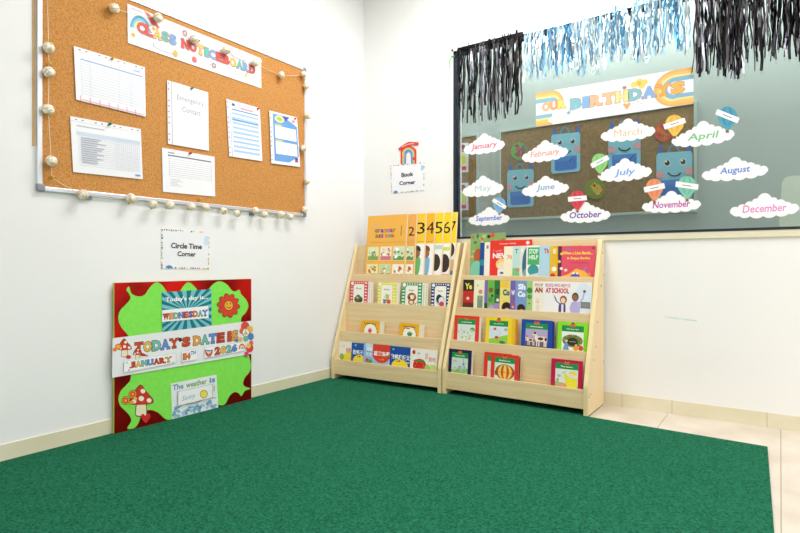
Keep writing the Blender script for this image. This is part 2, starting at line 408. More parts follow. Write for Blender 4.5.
a.ell(0.19, 0.93, 0.05, 0.025, '#5f6b86', 12); a.rect(0.4, 0.88, 0.78, 0.91, '#e3a3a8'); a.rect(0.14, 0.835, 0.93, 0.855, '#5f95d4')
for i in range(9): a.rect(0.14, 0.76-0.083*i, 0.93, 0.795-0.083*i, '#a9cdf0')
a.rect(0.14, 0.655, 0.93, 0.675, '#5f95d4')
finish(a, 'rota_sheet', None, 'upright sheet printed with a table of pale blue stripes', 'paper', 'papers pinned on the noticeboard')
a = paper('p', (269.4, 110.4), (297, 117.5), (300.2, 166.9), (271.4, 163.3), '', '', lift=0.006)
holes(a); a.rect(0.11, 0.06, 0.97, 0.96, '#6fa3e0'); a.poly([(0.45, 0.96), (0.97, 0.96), (0.97, 0.80)], '#eef0fb')
a.poly([(0.45, 0.96), (0.72, 0.96), (0.55, 0.86)], '#5a62b8')
a.ell(0.34, 0.88, 0.17, 0.07, '#dfe8a2', 16); a.ell(0.34, 0.88, 0.11, 0.035, '#b5c46a', 12)
for (v0, v1) in ((0.50, 0.74), (0.20, 0.44)):
    a.rect(0.17, v0, 0.92, v1, '#fdfdff'); a.rect(0.17, v1+0.005, 0.42, v1+0.035, '#ccd37a')
    for x in (0.36, 0.55, 0.74): a.line([(x, v0), (x, v1)], 0.01, '#bcd0ee')
a.poly([(0.6, 0.06), (0.97, 0.06), (0.97, 0.2)], '#e7eefc'); a.rect(0.82, 0.08, 0.93, 0.17, '#a05a52'); a.rect(0.86, 0.13, 0.93, 0.17, '#39486f')
a.rect(0.78, 0.87, 0.9, 0.92, '#e59aa4')
finish(a, 'calendar_sheet', None, 'bright blue poster sheet with two white tables, rightmost on the cork board', 'paper', 'papers pinned on the noticeboard')
# title banner
a = Art(pxquad(LW(NBX+0.004), (127.4, 3.6), (261, 58.4), (261.4, 88.4), (127.8, 42.8)), NX, 0.00006); a.body(UNIT, 0.001, '#f2f2f7')
RD, OR, YE, GN, BL_ = '#e05a52', '#e59a4e', '#efc463', '#6fb9ac', '#79aee3'
for i, cc in enumerate(('#5fa8cc', '#8cc9e2', '#f1e39a')): a.arc(0.082, 0.40, 0.068-0.011*i, 0.42-0.07*i, 0.012, 0.07, cc, 10, 175)
a.poly([(0.10, 0.99), (0.135, 0.97), (0.205, 0.70), (0.165, 0.62)], '#e2726c'); a.rect(0.02, 0.9, 0.09, 0.95, '#f0c4d0')
for (x, y, r) in ((0.032, 0.25, 0.014), (0.16, 0.60, 0.013)):
    for k in range(6): a.ell(x+1.3*r*math.cos(k*1.047), y+5.2*r*math.sin(k*1.047), r*0.95, r*3.6, '#c9c9d2', 10); a.ell(x+1.3*r*math.cos(k*1.047), y+5.2*r*math.sin(k*1.047), r*0.82, r*3.2, '#fafafc', 10)
    a.ell(x, y, r*0.95, r*3.8, '#efb24c', 12)
def puffcloud(w_, h_):   # scalloped cloud outline, y down
    A = [(-.45, -.30), (-.47, -.12), (-.37, -.02), (-.27, .08), (-.17, .20), (-.10, .33), (.10, .34), (.18, .21), (.29, .10), (.37, -.01), (.47, -.10), (.45, -.30), (.33, -.40), (.16, -.44), (-.02, -.45), (-.2, -.43), (-.35, -.40)]
    P = [(a*w_, -b*h_) for a, b in A]; out = []
    for i in range(len(P)):
        p, q = P[i], P[(i+1) % len(P)]; dx, dy = q[0]-p[0], q[1]-p[1]; L = math.hypot(dx, dy); sg = L*(0.42 if i == 5 else (0.22 if i > 10 else 0.27))
        nx, ny = dy/L, -dx/L
        for k in range(7):
            t = k/7; b = 4*t*(1-t); b = b**0.75
            out.append((p[0]+dx*t+nx*sg*b, p[1]+dy*t+ny*sg*b))
    return out
def cloudpts(cx, cy, w_, h_, n=96):
    cs = [(.02, .24, .12, .26), (-.10, .12, .10, .23), (.14, .12, .09, .21), (-.2, .02, .10, .2), (.23, .0, .10, .2), (-.30, -.12, .09, .17), (.33, -.12, .09, .17), (-.40, -.2, .10, .19), (.42, -.18, .08, .17), (-.30, -.30, .10, .14), (-.17, -.33, .10, .15), (-.03, -.33, .11, .15), (.13, -.32, .10, .15), (.28, -.28, .10, .15), (0, -.12, .27, .22)]
    out = []
    for i in range(n):
        t = 2*math.pi*i/n; dx, dy = math.cos(t), math.sin(t); best = 0
        for (x, y, rx, ry) in cs:
            A = (dx/rx)**2+(dy/ry)**2; B = -2*(dx*x/rx**2+dy*(y+.08)/ry**2); C = (x/rx)**2+((y+.08)/ry)**2-1
            D = B*B-4*A*C
            if D > 0: best = max(best, (-B+math.sqrt(D))/(2*A))
        out.append((cx+dx*best*w_, cy+dy*best*h_))
    return out
for (x, y, w_, h_) in ((0.235, 0.24, 0.15, 0.34), (0.80, 0.80, 0.12, 0.3), (0.93, 0.18, 0.10, 0.32)):
    a.poly(cloudpts(x, y, w_*1.05, h_*1.08), '#b9b9c6'); a.poly(cloudpts(x, y, w_, h_), '#f5f5fa')
a.slab('CLASS', (0.055, 0.37, 0.315, 0.65), [RD, RD, YE, GN, BL_], '#b98a86')
a.slab('NOTICEBOARD', (0.347, 0.38, 0.943, 0.65), [RD, RD, YE, GN, BL_, RD, RD, YE, GN, BL_, RD], '#b98a86')
for (x, y, cs) in ((0.374, 0.83, ('#7d8fc4', '#e2766b', '#f5d27c')), (0.44, 0.17, ('#e2766b', '#e2766b', '#e2766b')), (0.59, 0.20, ('#6f9bd4', '#e2766b', '#f5d27c')), (0.985, 0.9, ('#f2f2f7', '#f2f2f7', '#f2f2f7'))):
    for k, cc in enumerate(cs): a.ell(x, y, 0.018-0.005*k, 0.085-0.024*k, cc, 14)
a.ell(0.305, 0.15, 0.016, 0.09, '#efb95e', 14)
a.poly([(0.84, 0.14), (0.86, 0.34), (0.875, 0.34), (0.86, 0.2)], '#efc463')
for k in range(16): a.ell(random.uniform(.35, .97), random.choice((random.uniform(.76, .94), random.uniform(.08, .3))), 0.004, 0.016, random.choice(('#5fa0b8', '#5b8fd0', '#d06a78', '#c9cbd8')), 6)
finish(a, 'title_banner', None, 'long white banner reading CLASS NOTICEBOARD in coloured letters across the cork board', 'banner')
# push pins
def pin(px, py, col, lab, h=0.010):
    c = LW(NBX+0.008)(px, py); a = MB()
    a.tube([c+Vector((-0.006, 0, 0)), c+Vector((0.002, 0, 0))], 0.0055, col, 10)
    a.tube([c+Vector((0.002, 0, 0)), c+Vector((h, 0, 0.002))], 0.0035, col, 8)
    a.ball(c+Vector((h, 0, 0.002)), 0.0055, ink(col), 10, 6)
    tag(a.build('push_pin', None, c), lab, 'push pin', 'push pins on the noticeboard')
pin(112, 58.8, '#e8b93a', 'yellow push pin holding the upper left timetable sheet')
pin(109.7, 124.2, '#3f9c72', 'green push pin holding the lower left checklist sheet')
pin(191.5, 88.5, '#3f9c92', 'green push pin holding the Emergency Contact sheet')
pin(190, 153.4, '#d8483f', 'red push pin holding the small ruled sheet at bottom middle')
pin(257.6, 109, '#d8483f', 'red push pin holding the pale blue striped table sheet')
pin(294.6, 119, '#d8483f', 'red push pin holding the bright blue poster sheet')
pin(49, 64, '#e2c04a', 'yellow push pin hooking the garland on the left edge of the board')
pin(51.8, 177.3, '#eab92c', 'yellow push pin hooking the garland near the lower left corner')
pin(199.5, 199.3, '#e2c04a', 'yellow push pin at the middle of the board\'s bottom rail')
pin(139.5, 128.6-13, '#6b4a3a', 'small dark pin left between the sheets on the cork') if False else None
# garland
gp = [(47.5, 0.5), (48.7, 47.6), (49, 72), (48.2, 109.5), (51.4, 161), (51.8, 177.5), (83, 194.4), (131, 198.2), (153, 204.4), (170, 205), (191.4, 206.6), (205.7, 207.3), (223.6, 211), (237, 213.4), (255.3, 210.5), (264.6, 214.5), (281, 214.2), (290.5, 216.8), (304.6, 209.4), (307, 181.3), (303.6, 148), (308, 116), (306.6, 86.2), (304, 74.3), (281.5, 74.7), (255.4, 62.6), (226.2, 50.2), (194.5, 39.2), (158, 17.8), (114.3, 8.2), (47.5, 0.5)]
rootp = LW(0.0255)(180, 209)
gl = empty('bead_garland', rootp)
tag(gl, 'string garland of white and gold woven balls looped round the cork noticeboard', 'garland')
def glp(o): o.matrix_parent_inverse = Matrix.Translation(gl.location).inverted(); return o
a = MB(); L = [LW(0.0255)(*q) for q in gp[:-1]]+[LW(0.0255)(100, -2)]
pts = []
for i in range(len(L)-2):
    A, B = L[i], L[i+1]; d = (B-A).length
    for k in range(6):
        t = k/6; q = A.lerp(B, t); q.z -= 0.035*d*4*t*(1-t)*(0.5 if abs(B.z-A.z) > 0.8*d else 1); pts.append(q)
pts.append(L[-2])
a.tube(pts, 0.0013, m_cord, 5); glp(a.build('cord', gl))
me = None
for i, q in enumerate(gp[:-1]):
    if i in (0, 5): continue
    r = 0.0215 if i < 8 else (0.0195 if i < 25 else 0.0215)
    c = LW(0.041)(*q)
    if me is None:
        bm_ = MB(); bm_.ball((0, 0, 0), 0.0205, m_pearl, 18, 12)
        for k in range(4):
            an = k*math.pi/4; ring = [(0.0209*math.sin(t_)*math.cos(an), 0.0209*math.sin(t_)*math.sin(an), 0.0209*math.cos(t_)) for t_ in [j*2*math.pi/20 for j in range(21)]]
            bm_.tube(ring, 0.0011, m_gold if k % 2 else m_white, 4)
        bm_.tube([(0, 0, 0.019), (0, 0, 0.027)], 0.004, m_gold, 8)
        o0 = bm_.build('ball', gl); me = o0.data; o0.location = c; glp(o0)
    else:
        o = bpy.data.objects.new('ball', me); link(o, gl); o.location = c; glp(o)
    (o0 if i == 1 else o).rotation_euler = (0.4*i, 0.3*i % 1.0, 0.9*i)
    (o0 if i == 1 else o).scale = (r/0.0205,)*3
# ------------------------------------------------------------------ wall signs
def dotborder(a, bx=0.02, by=0.025, seed=3):
    rn = random.Random(seed); cols = ['#e08a5a', '#4f93c0', '#d8c66a', '#7a6a5a', '#e6b24a', '#c9d3dc', '#5e7fa8', '#b8c97a']
    n = 22
    for i in range(n):
        t = i/n
        if rn.random() < 0.75: a.rect(t, 1-by*rn.uniform(1, 2), t+0.03, 1-0.004, rn.choice(cols))
        if rn.random() < 0.75: a.rect(t, 0.004, t+0.03, by*rn.uniform(1, 2), rn.choice(cols))
    for i in range(16):
        t = i/16
        if rn.random() < 0.75: a.rect(0.004, t, bx*rn.uniform(1, 2), t+0.045, rn.choice(cols))
        if rn.random() < 0.75: a.rect(1-bx*rn.uniform(1, 2), t, 0.996, t+0.045, rn.choice(cols))
a = Art(pxquad(LW(0.0022), (161.2, 228.6), (209.8, 231.9), (209, 269.3), (160.8, 268.7)), NX); a.dl = 0.00002; a.body(UNIT, 0.0018, m_sleeve)
dotborder(a); a.ell(0.93, 0.76, 0.05, 0.13, '#cfe0f2', 14); a.ell(0.16, 0.02, 0.07, 0.07, '#4c8cc8', 12, 0, 180)
a.text('Circle Time', (0.19, 0.525, 0.83, 0.665), '#1d1d22', 0.025); a.text('Corner', (0.32, 0.325, 0.70, 0.455), '#1d1d22', 0.025)
finish(a, 'corner_sign', None, 'white sign reading Circle Time Corner on the wall under the noticeboard', 'sign')
a = Art(pxquad(BW(-0.0022), (390.3, 165.4), (424.8, 161.8), (424.4, 190.8), (391.2, 193.9)), NY); a.dl = 0.00002; a.body(UNIT, 0.0018, m_sleeve)
dotborder(a, seed=5); a.ell(0.93, 0.8, 0.04, 0.1, '#a9cbe8', 14); a.ell(0.14, 0.05, 0.07, 0.05, '#4c8cc8', 12)
a.text('Book', (0.33, 0.545, 0.68, 0.70), '#2a3040', 0.03); a.text('Corner', (0.26, 0.27, 0.74, 0.41), '#2a3040', 0.03)
finish(a, 'corner_sign', None, 'white sign reading Book Corner on the wall beside the window', 'sign')
# rainbow gate cutout above the Book Corner sign
a = Art(BW(-0.0044), NY)
def gatepts(i): # arch outline, inset i px
    o = []
    xl, xr = 400.6+i, 416.2-i; yb = 164.3-0.2; top = 146.5+i
    for k in range(13):
        t = math.pi-math.pi*k/12; o.append(((xl+xr)/2+(xr-xl)/2*math.cos(t), top+5-(5.5)*math.sin(t)))
    return [(xl, yb)]+o+[(xr, yb-0.4)]
def archband(i0, i1, col, first=False):
    A = gatepts(i0); B = gatepts(i1)
    for k in range(len(A)-1):
        a.mesh([a.P(*A[k]), a.P(*A[k+1]), a.P(*B[k+1]), a.P(*B[k])]+([a.P(*q)-a.n*0.0018 for q in (A[k], A[k+1], B[k+1], B[k])] if first else []),
               [(0, 1, 2, 3)]+([(4, 5, 6, 7), (0, 1, 5, 4), (2, 3, 7, 6)] if first else []), col)
    a.l += 1
archband(0, 5.2, '#d8473d', True); archband(1.6, 5.2, '#efb04e'); archband(2.6, 5.2, '#8cc8c0'); archband(3.7, 5.2, '#5b93cf')
a.body([(398.2, 148.4), (403, 145), (408, 142), (411, 141.8), (418.6, 142.4), (418.2, 145.4), (412, 145.2), (406, 147.2), (399.4, 150.8)], 0.0018, '#d8473d')
a.line([(402, 147), (408, 144.2), (414, 143.6)], 0.7, '#f4c9c2'); a.ell(403.8, 156, 1.3, 1.6, '#efb04e', 10); a.ell(413.6, 158.6, 1.3, 1.5, '#d8473d', 10)
finish(a, 'rainbow_gate_cutout', None, 'small red gate and rainbow paper cutout above the Book Corner sign', 'decoration')
# ------------------------------------------------------------------ calendar display board leaning on the left wall
BX = 0.026
cb_loc = LW(BX)(185, 410); cb_loc.z = cz
cb = empty('calendar_board', cb_loc)
tag(cb, 'red foil and lime green calendar display board standing against the left wall', 'display board')
def cbp(a, name, parent=cb, lab=None):
    o = a.build(name, parent)
    o.matrix_parent_inverse = Matrix.Translation(cb_loc).inverted() if parent == cb else Matrix.Identity(4)
    if lab: o['label'] = lab
    return o
yl = LW(BX)(114.3, 300).y; yr = LW(BX)(251.3, 300).y; ztp = LW(BX)(180, 281).z
a = Art(lambda u, v: Vector((BX, u, v)), NX); a.body([(yl, cz+0.0003), (yr, cz+0.0003), (yr, ztp), (yl, ztp)], 0.012, m_foil, m_edgey); cbp(a, 'backing_panel')
a = Art(LWC(BX+0.0016), NX)
def sm(pts, n=4):   # smooth closed outline
    out = []; N = len(pts)
    for i in range(N):
        p0, p1, p2, p3 = pts[i-1], pts[i], pts[(i+1) % N], pts[(i+2) % N]
        for k in range(n):
            t = k/n
            out.append(tuple(0.5*((2*p1[j])+(-p0[j]+p2[j])*t+(2*p0[j]-5*p1[j]+4*p2[j]-p3[j])*t*t+(-p0[j]+3*p1[j]-3*p2[j]+p3[j])*t**3) for j in (0, 1)))
    return out
gshape = [(129, 286.5), (131.5, 293.5), (138, 296.3), (144.5, 295), (150, 287.5), (156, 282.4), (162, 285), (167, 292), (172, 297), (178, 294), (184, 285.5), (189, 282.3), (195, 287), (201, 294), (207, 291), (214, 283.5), (220.5, 281.3), (227, 284.5), (232, 290.5), (236, 291.3), (239.5, 289.8), (241, 294), (246, 299.5), (248.4, 306), (245.5, 313), (241, 319), (243, 335), (247, 350), (250.6, 362), (250, 371), (245, 377.5), (243, 383.5), (245, 386.5), (250.4, 388.6), (245, 390.8), (241.5, 396), (239, 393.5), (234.5, 392.2), (229.5, 396), (226, 403), (222, 405.5), (217.5, 405), (200, 407), (181, 414.5), (172, 419.5), (165.5, 419), (158, 412.5), (150, 410), (142, 413), (139, 422), (134.5, 428), (127.3, 428.6), (131, 422), (130.5, 417), (126, 411.5), (120.5, 406), (118.5, 399), (121, 391), (127.5, 384), (131, 376.5), (130, 345), (128.5, 336), (121.5, 327.5), (118.3, 319), (120.3, 310.5), (127, 303.5), (130.5, 298.5), (129, 293.5), (126.5, 290)]
a.body(sm(gshape, 3), 0.0014, m_green); cbp(a, 'green_cutout')
# day card
a = Art(LWC(BX+0.0032), NX, 0.00006)
tl, tr, br, bl = (161.8, 292.3), (211.3, 289.2), (211.6, 325.8), (162.3, 332)
a.body([bl, br, tr, tl], 0.0012, '#12798a')
cx, cy = 187, 311
def onq(t):   # point along the card's outline
    c4 = [tl, tr, br, bl, tl]; k = int(t*4) % 4; f_ = t*4-int(t*4)
    return tuple(c4[k][j]*(1-f_)+c4[k+1][j]*f_ for j in (0, 1))
for k in range(20): a.poly([(cx, cy), onq((k)/20), onq((k+0.5)/20)], '#7cc4cf'); 
a.text("Today's day is...", [(165.5, 303.2), (208, 300), (208, 294.6), (165.5, 297.4)], '#f4f7f7', 0.03)
dcard = cbp(a, 'day_card')
a = Art(LWC(BX+0.0068), NX, 0.00006); a.body([(162, 322), (208.6, 318), (208.4, 305.8), (162.3, 310.2)], 0.001, '#f4f5f8')
a.slab('WEDNESDAY', [(163, 319.8), (207.6, 315.8), (207.4, 309.7), (163, 314)], ['#c8452e', '#e2a24a', '#6fb9ac', '#4f86d6', '#c8452e', '#7a4fa8', '#e2762c', '#6fb9ac', '#4f86d6'], '#6b4038')
cbp(a, 'weekday_strip', dcard)
# flower
a = Art(LWC(BX+0.004), NX)
for k in range(10):
    t = k*math.pi*2/10+0.1; a.l = 0 if k % 2 else 1
    c0 = (228.5+7.4*math.cos(t), 305.5+8.2*math.sin(t))
    ptsf = []
    for j in range(14):
        s_ = j*2*math.pi/14; ux = 4.3*math.cos(s_); uy = 2.9*math.sin(s_)
        ptsf.append((c0[0]+ux*math.cos(t)-uy*math.sin(t), c0[1]+ux*math.sin(t)+uy*math.cos(t)))
    pf2 = [(c0[0]+(q[0]-c0[0])*0.86, c0[1]+(q[1]-c0[1])*0.86) for q in ptsf]
    a.body(ptsf, 0.0008, '#6d1f14'); a.l += 2; a.poly(pf2, '#d9432f')
a.l = 6; a.ell(228.5, 305.5, 4.9, 5.2, '#7a3a14', 18); a.ell(228.5, 305.5, 4.3, 4.6, '#efab3c', 18)
a.ell(227, 304, 0.5, 0.8, '#5a2a14', 8); a.ell(230.2, 303.6, 0.5, 0.8, '#5a2a14', 8); a.arc(228.6, 305.8, 2.6, 2.4, 0.6, 0.6, '#5a2a14', 20, 160)
cbp(a, 'flower_cutout')
# date strip
a = Art(LWC(BX+0.0060), NX, 0.00005)
a.body([(112.0, 377.8), (253.2, 353.6), (252.5, 320.6), (112.6, 338.3)], 0.0012, '#eceef2', '#8a8f92')
def yq(x, t): # point at column x, height fraction t (1 top)
    f_ = (x-112.3)/140.5; yt = 338.3-17.7*f_; yb_ = 377.8-24.2*f_
    return (x, yb_+(yt-yb_)*t)
a.slab("TODAY'S", [yq(134.5, 0.53), yq(190.5, 0.51), yq(190.5, 0.77), yq(134.5, 0.81)], ['#c94b2c', '#e7b955', '#72bdb0', '#5f8fd8', '#c94b2c', '#3d2a20', '#c94b2c'], '#4a2f28', 0.04, 0.06)
a.slab("DATE", [yq(193.2, 0.51), yq(224.6, 0.48), yq(224.6, 0.76), yq(193.2, 0.77)], ['#e2a24a', '#72bdb0', '#5f8fd8', '#b9402a'], '#4a2f28', 0.04, 0.06)
a.slab("IS", [yq(227.2, 0.48), yq(238.2, 0.47), yq(238.2, 0.78), yq(227.2, 0.76)], ['#c94b2c', '#e2a24a'], '#4a2f28', 0.04, 0.06)
def mush(a, cx, cy, s_, col='#cf3a2a', stalk='#efe6c8', basket=True):
    ol = '#5a2a1c'
    a.poly(sm([(cx-2.6*s_, cy+1*s_), (cx+2.6*s_, cy+1*s_), (cx+3.4*s_, cy+8*s_), (cx+2.2*s_, cy+10*s_), (cx-2.6*s_, cy+10*s_), (cx-3.8*s_, cy+8*s_)]), ol)
    a.poly(sm([(cx-2.2*s_, cy+1*s_), (cx+2.2*s_, cy+1*s_), (cx+3*s_, cy+8*s_), (cx+2*s_, cy+9.5*s_), (cx-2.3*s_, cy+9.5*s_), (cx-3.4*s_, cy+8*s_)]), stalk)
    cap = [(cx-7*s_, cy+0.8*s_), (cx-4.5*s_, cy-4.5*s_), (cx-0.5*s_, cy-9*s_), (cx+3*s_, cy-5*s_), (cx+7*s_, cy+0*s_), (cx+5*s_, cy+2.2*s_), (cx-5*s_, cy+2.6*s_)]
    a.poly(sm([(cx+(q[0]-cx)*1.07, cy+(q[1]-cy)*1.07) for q in cap]), ol); a.poly(sm(cap), col)
    for (x, y, r) in ((-.1, -1.0, 1.7), (.9, -5.6, 1.5), (-4.5, 0.7, 1.4), (4.7, 0.1, 1.5)): a.ell(cx+x*s_, cy+y*s_, r*s_, r*0.95*s_, '#f6efdd', 12)
mush(a, 124.6, 347.5, 0.95); a.ell(118, 346.5, 3.2, 3, '#e48a34', 14); a.ell(118, 346.5, 1.7, 1.6, '#f0b85a', 12); a.ell(114.8, 349.5, 2.2, 2, '#e48a34', 12); a.ell(128.4, 357, 2.6, 2, '#cf2f2a', 12)
mush(a, 137.5, 353.2, 0.62, '#c63a2c'); a.poly([(140, 352), (149, 355.8), (140, 356)], '#b8402c')
for (x, y, r, cc) in ((245, 326.5, 5, '#dd5040'), (241.8, 331, 3.0, '#e06a50'), (249.6, 329.5, 3.8, '#f0b85a'), (250.6, 336.5, 3.6, '#4f86c6'), (240, 339.5, 2.6, '#f0b85a'), (236.5, 340.3, 2, '#4f86c6'), (245.5, 338.6, 3, '#6fb9ac'), (249.5, 348, 4.4, '#dd4a44'), (246.4, 354, 2.6, '#dd4a6a'), (251, 343, 2.5, '#e06a50')):
    a.ell(x, y, r*0.86, r, cc, 14)
a.ell(245.6, 332.5, 3.7, 4.3, '#7a3a24', 16); a.ell(245.6, 332.5, 3.3, 3.9, '#f3efe0', 16); a.line([(245.6, 329), (245.6, 336)], 0.6, '#a8783a'); a.line([(243.2, 335), (245.6, 332), (248, 335)], 0.6, '#a8783a')
a.ell(248.3, 345.8, 2.3, 2.6, '#f2c46a', 12)
ds = cbp(a, 'date_strip')
def cardn(q, name):
    a = Art(LWC(BX+0.0100), NX, 0.00006); 
    qq = [(sum(p[0] for p in q)/4+(p[0]-sum(r[0] for r in q)/4)*1.012, sum(p[1] for p in q)/4+(p[1]-sum(r[1] for r in q)/4)*1.03) for p in q]
    a.body(qq, 0.0009, '#b8bac2'); a.poly(q, '#f7f8fb'); return a
a = cardn([(123.8, 372.6), (176, 362.6), (175.8, 353.2), (124.2, 361.4)], 'm')
a.slab('JANUARY', [(129.4, 368.3), (171.6, 362.0), (171.4, 356.4), (129.2, 362.4)], ['#c94b2c', '#e7b955', '#72bdb0', '#5f8fd8', '#c94b2c', '#c94b2c', '#e2a24a'], '#4a2f28', 0.04, 0.06)
a.ell(126.8, 362.6, 0.7, 0.8, '#4fa8b8', 8); a.ell(173.2, 362.8, 0.8, 0.9, '#4fa8b8', 8); a.ell(129, 369.8, 0.7, 0.8, '#c8303a', 8)
cbp(a, 'month_card', ds)
a = cardn([(181.6, 362.2), (196.8, 359.3), (196.6, 349), (181.8, 351.2)], 'm')
a.slab('14', [(182.8, 360), (190.4, 358.8), (190.4, 352.8), (182.8, 353.8)], ['#d97a3a'], '#4a2f28', 0.04, 0.06); a.slab('TH', [(190.6, 354.8), (195.8, 354), (195.8, 350.6), (190.6, 351.2)], ['#4f78b8'], None)
cbp(a, 'date_card', ds)
a = cardn([(204.4, 358.2), (245.6, 350.4), (245.4, 341.6), (204.6, 347.8)], 'm')
for i, cc in enumerate(('#5b93b8', '#e9dcc0', '#d86a50', '#c94b2c')): a.arc(208.8, 349.6, 4.0-0.0*i, 2.0+1.8*i, 4.0 if i == 9 else 0.9+i*0.1, 1.6, cc, 0, 180)
a.slab('2026', [(214.6, 355.0), (237.2, 351.0), (237.2, 343.8), (214.6, 347.4)], ['#c94b2c', '#e7b955', '#72bdb0', '#5f8fd8'], '#4a2f28', 0.04, 0.06)
for i, cc in enumerate(('#d8503a', '#f0b85a', '#efe6d0', '#6fa9c0')): a.arc(242, 349, 3.4-0.7*i, 5.4-1.1*i, 0.75, 1.1, cc, 180, 360)
cbp(a, 'year_card', ds)
# mushroom with butterfly
a = Art(LWC(BX+0.0028), NX, 0.00008); mush(a, 141.4, 400.2, 1.62)
for (x, y) in ((125.6, 400.4), (132.6, 394)):
    a.ell(x, y, 4.1, 4.3, '#7a3a14', 16); a.ell(x, y, 3.7, 3.9, '#e9a238', 16); a.ell(x, y, 2.6, 2.8, '#cf3a2a', 14); a.ell(x, y, 1.3, 1.4, '#f0b85a', 12)
a.ell(131.4, 402.4, 2.3, 1.8, '#e9a238', 12); a.ell(135.2, 398.6, 1.8, 1.6, '#f0b85a', 12)
a.poly(sm([(145.5, 423), (141, 417.5), (141.5, 414.5), (143.6, 414), (145.3, 416), (147.4, 413.4), (149.6, 413.9), (150, 417)]), '#d2302c')
cbp(a, 'mushroom_cutout')
# weather card
a = Art(LWC(BX+0.0028), NX, 0.00008)
W4 = [(172.4, 420.3), (218.2, 408.8), (216.4, 374.8), (170.9, 383.7)]
a.body(W4, 0.001, '#e9eff3')
def wq(x, t): f_ = (x-171.6)/45.8; yt = 383.7-8.9*f_; yb_ = 420.3-11.5*f_; return (x, yb_+(yt-yb_)*t)
wc = ['#8fb3c4', '#7fae72', '#a8b89a', '#5f8ab0', '#a9a35a']
for i, wd in enumerate((('The', 172.6, 183.5), ('weather', 186, 207), ('is', 209.5, 215.2))):
    a.text(wd[0], [wq(wd[1], 0.80), wq(wd[2], 0.80), wq(wd[2], 0.96), wq(wd[1], 0.96)], ['#6f97b0', '#8aa86a', '#4f8ab0'][i], 0.03)
rnd = random.Random(4)
for k in range(46):
    x = rnd.uniform(173.5, 215.5); t = rnd.uniform(0.06, 0.26+0.08*math.sin(x*0.4)); q = wq(x, t)
    a.ell(q[0], q[1], rnd.uniform(1.2, 2.4), rnd.uniform(0.9, 2.0), rnd.choice(['#7fb0cc', '#8fbcd6', '#a9cde0', '#6fa0c0']), 9)
    a.l -= 0.8
a.l += 2
a.line([wq(174, 0.27), wq(183, 0.36), wq(195, 0.31), wq(205, 0.38), wq(216, 0.34)], 0.5, '#55708a')
wcard = cbp(a, 'weather_card')
a = Art(LWC(BX+0.0092), NX, 0.00006)
q = [wq(178.5, 0.36), wq(207, 0.36), wq(207, 0.76), wq(178.5, 0.74)]; c_ = (192.5, 395)
a.body([wq(177.8, 0.345), wq(213, 0.36), wq(212.6, 0.76), wq(177.8, 0.755)], 0.0008, '#b5c0c6'); a.poly([wq(178.4, 0.36), wq(212.4, 0.375), wq(212, 0.745), wq(178.4, 0.74)], '#f1f5f6')
a.ell(203.8, 394, 3.9, 4.2, '#8a7a2c', 18); a.ell(203.8, 394, 3.3, 3.6, '#f2e25a', 18)
a.text('Sunny', [wq(182, 0.42), wq(195.5, 0.43), wq(195.5, 0.62), wq(182, 0.60)], '#8db4cf', 0.0, 0.3)
a.line([wq(214.2, 0.55), wq(214.2, 0.7)], 0.8, '#d9a08a')
cbp(a, 'sunny_card', wcard)
# ------------------------------------------------------------------ bookcases
# tier geometry, local: x along, -y out from the wall
LIPZ = [0.690, 0.500, 0.310, 0.128]; LIPT = [0.104, 0.172, 0.240, 0.298]; PANT = [0.034, 0.104, 0.172, 0.240]; LTH = 0.010
HB = 0.893; DEP = 0.305; PT = 0.021; CZ = 0.0052
def bookcase(ox, oy, ang, W, lab, caps):
    r = empty('bookcase', (ox, oy, CZ), ang); tag(r, lab, 'bookcase')
    prof = [(-DEP, 0), (-0.006, 0), (-0.006, HB), (-0.080, HB), (-0.092, HB-0.004), (-0.100, HB-0.014), (-DEP, 0.165), (-DEP, 0.150)]
    prof = [(-DEP, 0.0), (0, 0.0), (0, HB), (-0.024, HB), (-0.033, HB-0.003), (-0.039, HB-0.013), (-DEP+0.004, 0.160), (-DEP, 0.145)]
    for x in (0, W-PT):
        a = MB(); a.prism([(x, y, z) for y, z in prof], (PT, 0, 0), m_woodz, m_band); a.build('side_panel', r, bevel=0.0015)
    for k in range(4):
        a = MB(); t = LIPT[k]; below = (LIPZ[k+1]-0.055) if k < 3 else 0.030
        a.box((PT, -t, below), (W-PT, -t+LTH, LIPZ[k]), m_woodx)
        a.build('front_panel' if k == 3 else 'tier_panel', r, bevel=0.0015)
        a = MB(); a.box((PT, -t+LTH, LIPZ[k]-0.055), (W-PT, -PANT[k] if k else -PANT[0], LIPZ[k]-0.047), m_woodx); a.build('ledge', r)
    a = MB(); a.box((PT, -PANT[0], 0.60), (W-PT, -PANT[0]+0.010, HB), m_woodx); a.build('back_panel', r, bevel=0.001)
    if caps:
        for (y, z) in ((-0.055, 0.645), (-0.030, 0.82), (-0.128, 0.455), (-0.062, 0.64), (-0.195, 0.265), (-0.160, 0.33), (-0.285, 0.093), (-0.255, 0.10), (-0.010, 0.23), (-0.010, 0.70)):
            a = MB(); a.tube([(W-0.001, y, z), (W+0.0012, y, z)], 0.0042, m_screw, 10); a.build('screw_cap', r)
    return r
LC = (0.007, -0.072, rad(3.6), 0.813); RC = (0.8445, -0.014, 0.0, 0.8375)
bookcase(*LC, 'left wooden tiered bookcase in the room corner with yellow number books on top', False)
bookcase(*RC, 'right wooden tiered bookcase below the window with a free side panel', True)
def cabpt(C, px, py, t):
    ox, oy, an, W = C; R = Matrix.Rotation(an, 3, 'Z'); n = R @ Vector((0, 1, 0))
    p = hit(px, py, Vector((ox, oy, 0))+R @ Vector((0, -t, 0)), n)
    return R.inverted() @ (p-Vector((ox, oy, CZ)))
